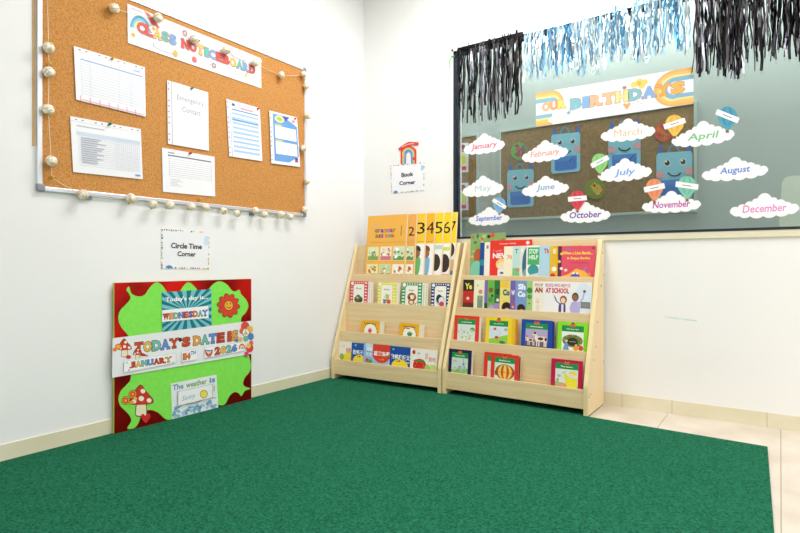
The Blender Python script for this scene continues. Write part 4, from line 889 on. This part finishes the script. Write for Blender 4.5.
def kite(a, asp):
    a.poly([(0.14, 0.0), (0.86, 0), (0.86, 0.42), (0.5, 0.3), (0.14, 0.2)], '#8fd04a'); a.ell(0.36, 0.62, 0.06, 0.06*asp, '#e05a5a', 12); a.ell(0.44, 0.28, 0.08, 0.07*asp, '#e0304a', 12); a.ell(0.78, 0.62, 0.07, 0.07*asp, '#b8a86a', 12); a.ell(0.66, 0.1, 0.12, 0.07*asp, '#6a6a62', 12); a.line([(0.36, 0.62), (0.6, 0.5), (0.44, 0.3)], 0.008, '#8a8aa0')
def horses(a, asp):
    a.rect(0.14, 0.0, 0.86, 0.25, '#6a5a68')
    def horse(cx, cy, s_, c1, c2):
        a.poly(sm([(cx-0.20*s_, cy), (cx-0.20*s_, cy+0.12*s_), (cx+0.10*s_, cy+0.13*s_), (cx+0.16*s_, cy+0.04*s_), (cx+0.08*s_, cy-0.04*s_), (cx-0.12*s_, cy-0.04*s_)]), c1)
        a.poly([(cx-0.20*s_, cy+0.04*s_), (cx-0.14*s_, cy+0.12*s_), (cx-0.18*s_, cy+0.30*s_), (cx-0.27*s_, cy+0.28*s_), (cx-0.30*s_, cy+0.16*s_), (cx-0.24*s_, cy+0.18*s_)], c1)
        for dx in (-.17, -.10, .06, .11): a.rect(cx+dx*s_, cy-0.24*s_, cx+(dx+.035)*s_, cy, c1)
        a.ell(cx-0.04*s_, cy+0.05*s_, 0.09*s_, 0.06*s_, c2, 12); a.ell(cx+0.12*s_, cy+0.04*s_, 0.04*s_, 0.07*s_, c2, 10); a.ell(cx-0.22*s_, cy+0.25*s_, 0.05*s_, 0.05*s_, c2, 8)
    horse(0.34, 0.26, 0.7, '#e8d8c8', '#7a3f22'); horse(0.68, 0.32, 1.05, '#f0e6d8', '#6a3a22')
def cave(a, asp):
    a.ell(0.5, 0.38, 0.33, 0.27*asp, '#6a7a3a', 20); a.ell(0.5, 0.36, 0.18, 0.18*asp, '#3a3022', 16)
    for k in range(14): a.ell(0.5+0.30*math.cos(k*0.24), 0.40+0.24*asp*math.sin(k*0.24), 0.05, 0.04*asp, ['#7a9a4a', '#9a8a5a', '#5a6a30'][k % 3], 8)
    a.poly([(0.18, 0.0), (0.40, 0), (0.34, 0.3), (0.26, 0.34)], '#6f9ac8'); a.ell(0.30, 0.38, 0.05, 0.05*asp, '#f0cda0', 10)
    a.ell(0.62, 0.12, 0.09, 0.11*asp, '#e8a03a', 12); a.ell(0.62, 0.24, 0.04, 0.04*asp, '#f0cda0', 10); a.ell(0.78, 0.14, 0.08, 0.12*asp, '#d8502c', 12); a.ell(0.77, 0.27, 0.04, 0.04*asp, '#e8b890', 10); a.line([(0.4, 0.36), (0.62, 0.36)], 0.012, '#e8e4d0')
def forest(a, asp): a.poly([(0.14, 0.0), (0.86, 0), (0.86, 0.3), (0.14, 0.2)], '#8fc86a'); blobs(2, ['#8fbc8a', '#b0c8e0', '#8a9a6a', '#c8d8e8', '#6f9a6a', '#d8c8e0'], 34, 0.1, 0.62)(a, asp); a.ell(0.5, 0.3, 0.07, 0.12*asp, '#b8a0c8', 12); a.line([(0.72, 0.1), (0.66, 0.7)], 0.02, '#6f8aa0')
def balloonp(a, asp):
    a.rect(0.14, 0.0, 0.86, 0.735, '#dce6d8')
    for k, (r, c) in enumerate(((0.34, '#d8502c'), (0.25, '#f4d25a'), (0.15, '#d8502c'), (0.06, '#f4d25a'))): a.ell(0.52, 0.36, r, 0.34*asp, c, 22)
    a.arc(0.52, 0.36, 0.35, 0.35*asp, 0.02, 0.02*asp, '#6a4a2a', 0, 360); a.line([(0.2, 0.34), (0.84, 0.34)], 0.012, '#8a3a1c'); a.ell(0.2, 0.3, 0.05, 0.12*asp, '#8a5a2c', 10)
def lady(a, asp):
    a.poly([(0.14, 0.0), (0.86, 0), (0.86, 0.12), (0.14, 0.25)], '#8fc86a'); a.poly([(0.5, 0.05), (0.84, 0.05), (0.84, 0.42), (0.62, 0.40), (0.44, 0.60), (0.42, 0.52)], '#f2e63c')
    a.ell(0.70, 0.58, 0.13, 0.11*asp, '#f2e04a', 14); a.ell(0.68, 0.52, 0.08, 0.07*asp, '#f8dcc0', 12); a.ell(0.36, 0.12, 0.16, 0.09*asp, '#e8a07a', 12); a.line([(0.36, 0.56), (0.48, 0.66)], 0.02, '#8a8a8a'); a.ell(0.26, 0.46, 0.06, 0.06*asp, '#b8b8b0', 10); a.ell(0.22, 0.3, 0.04, 0.08*asp, '#a0a8a0', 10)
G7 = 'green banded readers on the lower tiers of the right bookcase'
red, yel = '#e03a26', '#f4d42a'
book(RC, 2, 452.4, 479.6, 315.6, 3, band(red, 'In and around', '#dbe6e2', gardenp), 'red bordered reader showing a garden, leftmost on the third tier', 'graded_reader', 'book', G7, th=0.004, lean=6, base=red)
book(RC, 2, 455, 481.8, 316.6, 1.5, [], 'cream backed book just behind the red garden reader', 'graded_reader', 'book', G7, th=0.004, lean=6, base='#f0ead8')
book(RC, 2, 486.6, 512.4, 317.2, 3, band(yel, 'Cat and Finger', '#d8e2ee', kite), 'yellow bordered reader with a kite and green field', 'graded_reader', 'book', G7, th=0.004, lean=6, base=yel)
book(RC, 2, 489.6, 515.4, 318.0, 2, [], 'yellow cover directly behind the kite reader', 'graded_reader', 'book', G7, th=0.004, lean=6, base='#eec22c')
book(RC, 2, 492, 518, 318.6, 1, [('r', 0.95, 0, 1, 1, '#c98a2c')], 'amber cover rearmost behind the kite reader', 'graded_reader', 'book', G7, th=0.004, lean=6, base='#dda23a')
book(RC, 2, 522.2, 552.8, 319.8, 3, band('#1f49a8', 'Horses', '#b8a8cc', horses), 'blue bordered reader titled Horses with brown and white ponies', 'graded_reader', 'book', G7, th=0.004, lean=6, base='#1f49a8')
book(RC, 2, 524.4, 554.8, 320.4, 1.8, [], 'dark blue cover just behind the Horses reader', 'graded_reader', 'book', G7, th=0.004, lean=6, base='#233f80')
book(RC, 2, 558.4, 588.6, 322.0, 3, band('#8fdc2c', 'Once upon a time', '#eef0e4', cave), 'lime bordered reader titled Once upon a time', 'graded_reader', 'book', G7, th=0.004, lean=6, base='#8fdc2c')
book(RC, 2, 556.9, 586, 322.6, 1.8, [], 'grey green cover showing left of the lime reader', 'graded_reader', 'book', G7, th=0.004, lean=6, base='#8a9a6a')
book(RC, 3, 445.8, 472, 349.2, 3, band('#1c1f4a', 'Forest tracks', '#cfe0d4', forest), 'navy bordered reader with a pale forest scene on the bottom tier', 'graded_reader', 'book', G7, th=0.004, lean=6, base='#1c1f4a')
book(RC, 3, 448, 474, 350, 1.6, [], 'cream backed book just behind the navy forest reader', 'graded_reader', 'book', G7, th=0.004, lean=6, base='#e6dcc0')
book(RC, 3, 491.8, 519.4, 354.2, 4, band(red, 'Balloons', '#dce6d8', balloonp), 'red bordered reader with a striped hot air balloon', 'graded_reader', 'book', G7, th=0.004, lean=6, base=red)
book(RC, 3, 484.8, 512, 352.8, 2.9, band(red, 'Stories', '#e8e0d4', blobs(3, ['#f2e04a', '#4a3a6a', '#e0a05a', '#f4f4f4'], 20)), 'red bordered reader partly hidden behind the balloon reader, on its left', 'graded_reader', 'book', G7, th=0.004, lean=6, base=red)
book(RC, 3, 493.5, 521, 355.4, 1.8, [('r', 0.96, 0, 1, 1, '#3a3030')], 'white book whose edge shows right of the balloon reader', 'graded_reader', 'book', G7, th=0.004, lean=6, base='#e9dcd0')
book(RC, 3, 551.8, 583.2, 359.6, 3, band('#c3164a', 'The letter', '#e4e8e0', lady), 'crimson bordered reader with a yellow dressed figure on the bottom tier', 'graded_reader', 'book', G7, th=0.004, lean=6, base='#c3164a')
# ------------------------------------------------------------------ window decorations
GY = 0.0045       # stickers lie on the room side of the pane
G8 = 'month clouds stuck on the window'
clouds = [('January', 484.2, 143.6, 41, 20.5, '#e0607a', -0.14, ''), ('February', 545, 151, 46, 21.5, '#e89a8a', -0.14, ''), ('March', 628, 129.8, 54.5, 22.5, '#e8b48a', -0.11, ''),
 ('April', 703, 133.5, 63, 25, '#7fc08a', -0.12, ''), ('May', 483, 186.2, 41, 21, '#b0d0d4', -0.10, ''), ('June', 545.4, 186.2, 47, 20.5, '#7fa8cc', -0.09, ''), ('July', 624.8, 169.8, 54, 23, '#7fa8e4', -0.09, ''),
 ('August', 735, 168.8, 66.5, 23.5, '#5f84d4', -0.09, ''), ('September', 489, 216.4, 41, 18.5, '#5a6ad0', -0.05, ''), ('October', 585.4, 212.4, 50, 21, '#7a4ab0', -0.05, ''), ('November', 671.4, 202, 59, 22, '#c050b0', -0.05, ''), ('December', 764.6, 205.6, 69.5, 25, '#e090c8', -0.05, '')]
for (mn, cx, cy, w_, h_, col, sl, _) in clouds:
    a = Art(BW(GY-0.003), NY)
    pts = puffcloud(w_, h_)
    mx = max(p[0] for p in pts); mi = min(p[0] for p in pts); my = max(p[1] for p in pts); mj = min(p[1] for p in pts)
    pts = [((p[0]-(mx+mi)/2)*w_/(mx-mi), (p[1]-(my+mj)/2)*h_/(my-mj)) for p in pts]
    pts = [(cx+x, cy+y+sl*x) for x, y in pts]
    a.body(pts, 0.0012, '#f6f6f8')
    tw = w_*{3: 0.34, 4: 0.34, 5: 0.44, 6: 0.46}.get(len(mn), 0.64) * (1.15 if len(mn) <= 5 else 1.0); th_ = h_*0.36 if any(c in mn for c in 'yJpgA') else h_*0.31
    yb_ = cy+h_*0.26+(0.05*h_ if 'y' in mn or 'p' in mn else 0)
    a.text(mn, [(cx-tw/2, yb_-sl*(-1)*(-tw/2)*(-1) if False else yb_+sl*(-tw/2)), (cx+tw/2, yb_+sl*(tw/2)), (cx+tw/2, yb_-th_+sl*(tw/2)), (cx-tw/2, yb_-th_+sl*(-tw/2))], col, 0.0 if mn[0] == 'M' else 0.020, 0.0 if mn[0] == 'M' else 0.15)
    finish(a, 'cloud_sticker', None, 'white cloud sticker reading %s on the window glass' % mn, 'sticker', G8)

def stripes(a, cx, cy, rx, ry, c1, c2):
    a.ell(cx, cy, rx*0.55, ry, c2, 16); a.ell(cx, cy, rx*0.25, ry, c1, 14)
bal = [(599.8, 161.6, 7.9, 8.1, '#8ccb7a', '#7cbf6c', 28, 'light green', 'July'), (674.6, 123.6, 9.2, 8.8, '#eebf5a', '#e2ae48', 18, 'yellow', 'April'), (727.4, 116.2, 9.8, 9.6, '#4f9fb8', '#3f8aa6', -22, 'teal blue', 'the right end of April'),
 (499.4, 203.8, 6.2, 6.4, '#7fb0dc', '#6f9fd0', -32, 'sky blue', 'September'), (577.4, 198.6, 7.7, 8.0, '#dd4a5a', '#c83a4c', 5, 'crimson red', 'October'), (654.4, 187.8, 8.6, 9.0, '#e8946a', '#dc845c', 12, 'salmon orange', 'the left end of November'), (687, 185.6, 9.4, 9.2, '#7fc4ac', '#6fb49c', -8, 'mint green', 'the right end of November')]
for (cx, cy, rx, ry, c1, c2, ang, cn, wh) in bal:
    a = Art(BW(GY-0.0062), NY)
    pts = [(cx+rx*math.cos(rad(t)), cy+ry*math.sin(rad(t))) for t in range(150, 391, 12)]
    pts += [(cx+rx*0.45, cy+ry*1.05), (cx+rx*0.2, cy+ry*1.4), (cx-rx*0.2, cy+ry*1.4), (cx-rx*0.45, cy+ry*1.05)]
    a.body(pts, 0.001, c1); stripes(a, cx, cy, rx, ry, c1, c2)
    a.rect(cx-rx*0.16, cy+ry*1.45, cx+rx*0.16, cy+ry*1.72, '#8a6a4a')
    t = -rad(ang); ux, uy = math.cos(t), math.sin(t); L_, H_ = rx*1.22, ry*0.30
    q = [(cx-ux*L_-uy*H_*-1, cy-uy*L_+ux*H_), (cx+ux*L_+uy*H_*1, cy+uy*L_+ux*H_), (cx+ux*L_+uy*H_*1, cy+uy*L_-ux*H_), (cx-ux*L_+uy*H_, cy-uy*L_-ux*H_)]
    q = [(cx+sx*ux*L_-sy*uy*H_, cy+sx*uy*L_+sy*ux*H_) for sx, sy in ((-1, 1), (1, 1), (1, -1), (-1, -1))]
    a.body(q, 0.0006, '#f4f4f6')
    a.line([(cx-ux*L_*0.4, cy-uy*L_*0.4), (cx+ux*L_*0.4, cy+uy*L_*0.4)], 0.7, '#6a6a70')
    finish(a, 'balloon_sticker', None, '%s hot air balloon sticker with white ribbon above %s cloud' % (cn, wh), 'sticker', 'balloon stickers on the window')
# birthday banner
a = Art(pxquad(BW(GY-0.003), (536, 93.2), (693.5, 66.8), (693.5, 103.6), (536, 126.8)), NY, 0.00005); a.body(UNIT, 0.0012, '#eff0f8')
bo, by_, bb_ = '#eeb06a', '#f2d98a', '#8ab2d4'
for (v0, v1, c) in ((0.93, 1.0, '#e9b070'), (0.86, 0.93, '#eec06c'), (0.80, 0.86, '#f2dc94'), (0.68, 0.80, '#86b4cc'), (0.22, 0.33, '#86b4cc'), (0.17, 0.22, '#f2dc94'), (0.08, 0.17, '#eec06c'), (0.0, 0.08, '#e9b070')):
    a.rect(0, v0, 0.12, v1, c); a.rect(0.90, v0, 1, v1, c); a.l -= 2
a.l += 2
for (r0, c) in ((0.50, '#e9b070'), (0.43, '#eec06c'), (0.36, '#f2dc94'), (0.30, '#86b4cc')):
    w0 = 0.07
    a.arc(0.12, 0.5, r0*0.17, r0, 0.013 if r0 > 0.31 else 0.02, 0.07 if r0 > 0.31 else 0.12, c, -10, 90); a.arc(0.90, 0.5, r0*0.25, r0, 0.019 if r0 > 0.31 else 0.03, 0.07 if r0 > 0.31 else 0.12, c, 90, 270)
a.slab('OUR', (0.045, 0.42, 0.215, 0.68), ['#f2b48a', '#f0a870', '#f0d878'], '#d8a070', 0.04, 0.06)
a.slab('BIRTHDAYS', (0.245, 0.34, 0.955, 0.66), ['#7fbcc8', '#86b0e4', '#f2b892', '#f2bc92', '#f2dc92', '#7fbcc8', '#86aee4', '#eeaa54', '#f0b45c'], '#b89a80', 0.06, 0.06)
a.poly(cloudpts(0.155, 0.18, 0.13, 0.36), '#f3f0da')
def star5(a, cx, cy, r, asp, c): a.poly([(cx+(r if k % 2 == 0 else r*0.45)*math.cos(math.pi/2+k*math.pi/5), cy+(r if k % 2 == 0 else r*0.45)*asp*math.sin(math.pi/2+k*math.pi/5)) for k in range(10)], c)
star5(a, 0.235, 0.27, 0.018, 4.4, '#6fb0c0'); a.ell(0.265+0.43, 0.82, 0.013, 0.06, '#b8906a', 10); a.ell(0.60, 0.74, 0.014, 0.05, '#b08a6a', 10)
for (x, y) in ((0.66, 0.78), (0.69, 0.84), (0.72, 0.80), (0.705, 0.72)): a.ell(x, y, 0.022, 0.085, '#f2d070', 12)
a.ell(0.69, 0.79, 0.014, 0.06, '#e8b04a', 10)
a.poly([(0.615, 0.10), (0.64, 0.26), (0.628, 0.30), (0.615, 0.26), (0.602, 0.30), (0.59, 0.26)], '#f0a870')
for (x, y) in ((0.30, 0.85), (0.33, 0.9), (0.655, 0.25), (0.68, 0.28), (0.70, 0.22), (0.83, 0.75)): star5(a, x, y, 0.010, 4.4, '#d4d4de')
finish(a, 'birthday_banner', None, 'long white banner reading OUR BIRTHDAYS with rainbow ends on the window', 'banner')
# tinsel curtains
def tinsel(name, xa, xb, zt_a, zbots, mats, weights, n, lab, yoff=-0.022, wmin=0.002, wmax=0.0055, seed=1, gap=None):
    rr = random.Random(seed); x0_, x1_ = xa, xb
    root = empty(name, (xa, yoff, zt_a)); tag(root, lab, 'tinsel curtain', 'foil tinsel curtains on the window')
    a = MB()
    a.box((0, -0.002, -0.012), (x1_-x0_, 0.002, 0.012), mats[0]); a.build('header_tape', root)
    a = MB(); Wd = x1_-x0_
    for i in range(n):
        u = rr.random()
        if gap and gap(u): continue
        x = u*Wd; k = u*(len(zbots)-1); j = min(int(k), len(zbots)-2); zb_ = zbots[j]*(1-(k-j))+zbots[j+1]*(k-j)
        Ln = (zt_a-zb_)*rr.uniform(0.72, 1.03) if rr.random() < 0.75 else (zt_a-zb_)*rr.uniform(0.35, 0.8)
        w_ = rr.uniform(wmin, wmax); ph = rr.uniform(0, 6.28); fr_ = rr.uniform(1.0, 3.5); tw = rr.uniform(-2.2, 2.2); dx = rr.uniform(-0.02, 0.02); yb0 = rr.uniform(-0.012, 0.010)
        ns = 9; v = []; m = rr.choices(mats, weights)[0]
        for s_ in range(ns+1):
            t = s_/ns; an = ph+tw*t+rr.uniform(-0.18, 0.18)
            c = Vector((x+dx*t+0.004*math.sin(ph+fr_*6*t), yb0*min(1, t*3)+0.003*math.sin(fr_*5*t), 0.006-Ln*t))
            d = Vector((math.cos(an), 0.8*math.sin(an), 0))*w_/2
            v += [c-d, c+d]
        a.mesh(v, [(2*s_, 2*s_+1, 2*s_+3, 2*s_+2) for s_ in range(ns)], m)
    for i in range(int(n/7)):    # short tufts standing over the header
        x = rr.random()*Wd; h = rr.uniform(0.004, 0.022); w_ = rr.uniform(0.003, 0.010); y = rr.uniform(-0.005, 0.001)
        a.mesh([(x, y, -0.01), (x+w_, y, -0.01), (x+w_+rr.uniform(-.004, .004), y-0.003, h+0.01), (x+rr.uniform(-.003, .003), y-0.003, h+0.01)], [(0, 1, 2, 3)], rr.choices(mats, weights)[0])
    o = a.build('foil_strands', root); o['kind'] = 'stuff'
    return root
W0 = BW(-0.022)
ztop = 2.128
tinsel('tinsel_curtain', W0(457.5, 100).x, W0(523, 100).x, ztop, [W0(462, 122).z, W0(480, 122).z, W0(500, 120).z, W0(521, 117).z], m_tb, [6, 4, 2.6], 120, 'black foil tinsel curtain at the left end of the window', seed=2, wmin=0.006, wmax=0.014)
bx = [(527, 84), (540, 78), (552, 79), (575, 72), (586, 78), (600, 73), (620, 62), (640, 64), (660, 60), (672, 56), (692, 57)]
tinsel('tinsel_curtain', W0(524, 60).x, W0(693, 60).x, ztop+0.004, [W0(*q).z for q in bx], m_ts, [4, 4, 1.8, 3], 300, 'blue and silver foil tinsel curtain in the middle of the window', seed=3, wmin=0.006, wmax=0.015)
bx = [(694, 78), (710, 76), (725, 74), (740, 78), (760, 72), (770, 66), (785, 58), (799, 60)]
xe = W0(815, 60).x
tinsel('tinsel_curtain', W0(695.5, 60).x, xe, ztop, [W0(*q).z for q in bx]+[W0(799, 90).z], m_tb, [7, 4, 2.4], 210, 'black foil tinsel curtain at the right end of the window', seed=4, wmin=0.006, wmax=0.013)
# green ribbon scrap by the frame
a = MB(); A = BW(-0.012)
rp = [A(453.6, 55.5), A(452, 57), A(450.4, 59.2), A(449.4, 62), A(449.2, 66), A(449.9, 69)]
for i in range(len(rp)-1):
    wv = Vector((0.006, 0, 0.001)); a.face([rp[i]-wv*(1-i*0.15), rp[i]+wv*(1-i*0.15), rp[i+1]+wv*(0.85-i*0.15), rp[i+1]-wv*(0.85-i*0.15)], '#57c24a')
a.tube([A(451.5, 56.3), A(454.8, 56.2)], 0.004, '#57c24a', 6)
tag(a.build('ribbon', None, rp[0]), 'small curled green ribbon at the window\'s top left corner', 'ribbon')
# ------------------------------------------------------------------ display board seen through the glass, plus an imitated reflection
Q = BW(FY-0.02)
def board(name, x0, yt0, x1, yt1, yb0, lab):
    tlp = Q(x0, yt0); brp = Q(x1, yb0)
    r = empty(name, (tlp.x, FY, brp.z)); w_ = brp.x-tlp.x; h_ = tlp.z-brp.z
    a = MB(); a.box((0, -0.012, 0), (w_, 0, h_), m_cork2); a.build('felt_panel', r)
    a = MB(); f_ = 0.018
    for bx_ in (((-f_, -0.018, -f_), (0, 0, h_+f_)), ((w_, -0.018, -f_), (w_+f_, 0, h_+f_)), ((0, -0.018, -f_), (w_, 0, 0)), ((0, -0.018, h_), (w_, 0, h_+f_))): a.box(*bx_, ink('#a9b8b0'))
    a.build('board_frame', r, bevel=0.002); tag(r, lab, 'display board'); return r
board('display_board', 500.6, 132.6, 693.6, 100, 209.0, 'brown display board behind the window carrying four blue bag crafts')
board('display_board', 459.5, 138, 476, 136, 217, 'narrow brown panel imitating a reflection in the window at its far left')  # solid panel built in place of a reflection in the glass
BQ = FY-0.0165
# two sheets on the narrow panel, part of the same imitated reflection
for (y0_, y1_, wh) in ((143, 172, 'upper'), (183, 210, 'lower')):
    a = Art(pxquad(BW(BQ), (459.8, y0_), (468.4, y0_-0.4), (468.4, y1_), (459.8, y1_+0.3)), NY); a.body(UNIT, 0.001, '#dcdde6')
    a.ell(0.4, 0.84, 0.26, 0.10, '#8a5148', 12); a.ell(0.4, 0.74, 0.2, 0.06, '#b06a5a', 12); a.ell(0.4, 0.45, 0.30, 0.18, '#d4dc4a', 12); a.rect(0.1, 0.30, 0.7, 0.45, '#d4dc4a'); a.rect(0.1, 0.06, 0.75, 0.2, '#dd4458')
    finish(a, 'reflected_poster', None, '%s of the two small red and yellow posters behind the window\'s left edge' % wh, 'poster', 'posters behind the window')
def bag(x0, y0_, x1, y1_, lab, rot=0.0, eyes=True, wink=False, sl=0.0):
    w_, h_ = x1-x0, y1_-y0_
    r = Art(BW(BQ), NY)
    def U(u, v): return (x0+u*w_+rot*(v-0.5)*h_*-1, y0_+v*h_+rot*(u-0.5)*w_+sl*(u-0.5)*w_)
    def E(cx, cy, rx, col, k=1.0, n=16):
        c = U(cx, cy); r.ell(c[0], c[1], rx*w_, rx*w_*k, col, n)
    for ux in (0.10, 0.88): r.body([U(ux-0.08, 0.03), U(ux+0.11, 0.03), U(ux+0.02, -0.22)], 0.002, '#3a62a8')
    r.arc(*U(0.48, 0.02), 0.17*w_, 0.14*h_+2.2, 0.06*w_, 1.6, '#4f8aa8', 180, 360)
    r.l = 3
    out = [U(0.05, 0), U(0.95, 0), U(1, 0.06), U(1, 0.94), U(0.95, 1), U(0.05, 1), U(0, 0.94), U(0, 0.06)]
    r.body(out, 0.002, '#82bccd'); r.body([U(0.12, 0.58), U(0.88, 0.58), U(0.88, 0.90), U(0.80, 0.94), U(0.20, 0.94), U(0.12, 0.90)], 0.001, '#2f6fbe')
    r.poly([U(0.12, 0.58), U(0.88, 0.58), U(0.78, 0.70), U(0.22, 0.70)], '#3f7fc8')
    for ux in (0.30, 0.74):
        E(ux, 0.22, 0.105, '#b9c4c2'); E(ux, 0.22, 0.07, '#26262c'); E(ux-0.03, 0.19, 0.025, '#f0f0f0')
    E(0.10, 0.46, 0.11, '#d8989c'); E(0.90, 0.42, 0.11, '#d8989c')
    c = U(0.5, 0.42); r.arc(c[0], c[1], 0.20*w_, 0.10*h_, 0.05*w_, 0.03*h_, '#23252c', 10, 170)
    c1 = U(0.62, 0.72); c2 = U(0.80, 0.62); r.line([c1, c2], 0.9, '#2a3a5a')
    finish(r, 'bag_craft', None, lab, 'craft', 'blue bag face crafts behind the window')
bag(507.2, 169.6, 533.6, 207.0, 'blue bag face craft between May and June clouds', sl=-0.06)
bag(551.2, 133.4, 580.2, 172.6, 'blue bag face craft just right of the February cloud', sl=-0.10)
bag(608.2, 127.5, 640.6, 173.5, 'blue bag face craft between the March and July clouds', sl=-0.08)
bag(656.4, 152.0, 692.4, 199.5, 'blue bag face craft above the November cloud', sl=-0.07)
for (cx, cy, rx, ry, base, cols, lab, sd) in ((519.2, 151.2, 8.2, 8.8, '#5fa04a', ['#a8484a', '#7a4a8a', '#c8583a', '#8a3a5a'], 'round green craft with red and purple blobs behind the window', 1), (595, 189, 10, 10, '#7a8a2c', ['#c8562a', '#3a3a28', '#a8b82c', '#5a7a2c', '#e0a03a'], 'round mottled olive and orange craft behind the window', 2), (663.5, 132.2, 9, 9.5, '#c0512f', ['#3f7a3a', '#5a3a78', '#d8683a', '#b03a2c'], 'round orange red craft behind the yellow balloon sticker', 3)):
    a = Art(BW(BQ), NY); a.body([(cx+rx*math.cos(k*math.pi/12), cy+ry*math.sin(k*math.pi/12)) for k in range(24)], 0.002, base)
    rr = random.Random(sd)
    for k in range(16):
        t = rr.uniform(0, 6.28); q = rr.uniform(0, 0.68); a.ell(cx+rx*q*math.cos(t), cy+ry*q*math.sin(t), rx*rr.uniform(.12, .3), ry*rr.uniform(.1, .28), rr.choice(cols), 9); a.l -= 0.6
    finish(a, 'round_craft', None, lab, 'craft', 'round crafts behind the window')
a = Art(BW(FY-0.003), NY); a.body(sm([(781.5, 232), (781.5, 190), (783, 181), (788, 176.5), (800, 175.5), (812, 177), (817, 188), (817, 232)]), 0.003, '#d3dac8')
finish(a, 'arched_panel', None, 'pale arched panel behind the window at the right edge', 'panel')
# ------------------------------------------------------------------ lights
def area(name, loc, sx, sy, power, col=(1, 1, 1), rot=(0, 0, 0)):
    l = bpy.data.lights.new(name, 'AREA'); l.shape = 'RECTANGLE'; l.size = sx; l.size_y = sy; l.energy = power; l.color = col
    o = bpy.data.objects.new(name, l); o.location = loc; o.rotation_euler = rot; return link(o)
for x, y, p in ((1.15, -1.0, 62), (3.7, -1.0, 55), (3.7, -2.8, 60), (3.7, -4.6, 50)):
    area('ceiling_and_fill_light', (x, y, RZ-0.02), 0.6, 1.2, p, (1.0, 0.98, 0.985))
area('ceiling_and_fill_light', (1.9, 0.36, RZ-0.03), 3.0, 0.3, 80, (1.0, 0.99, 1.0))  # unseen fill lamp, added to brighten the space beyond the glass
wd = bpy.data.worlds.new('world'); scene.world = wd; wd.use_nodes = True
wd.node_tree.nodes['Background'].inputs[0].default_value = (0.9, 0.95, 1, 1); wd.node_tree.nodes['Background'].inputs[1].default_value = 0.3
# ------------------------------------------------------------------ camera
cd = bpy.data.cameras.new('camera'); cam = bpy.data.objects.new('camera', cd); link(cam)
cd.sensor_width = 36; cd.lens = F/800*36; cd.shift_y = -(266.5-HOR)/800; cd.clip_start = 0.05
cam.location = CAM; cam.rotation_euler = (rad(90), 0, YAW)
scene.camera = cam
vs = scene.view_settings; vs.view_transform = 'Standard'; vs.look = 'None'; vs.gamma = 1; vs.exposure = -0.80; vs.use_curve_mapping = False
scene.cycles.max_bounces = 10; scene.cycles.diffuse_bounces = 6; scene.cycles.glossy_bounces = 4; scene.cycles.transparent_max_bounces = 16
scene.cycles.use_denoising = True
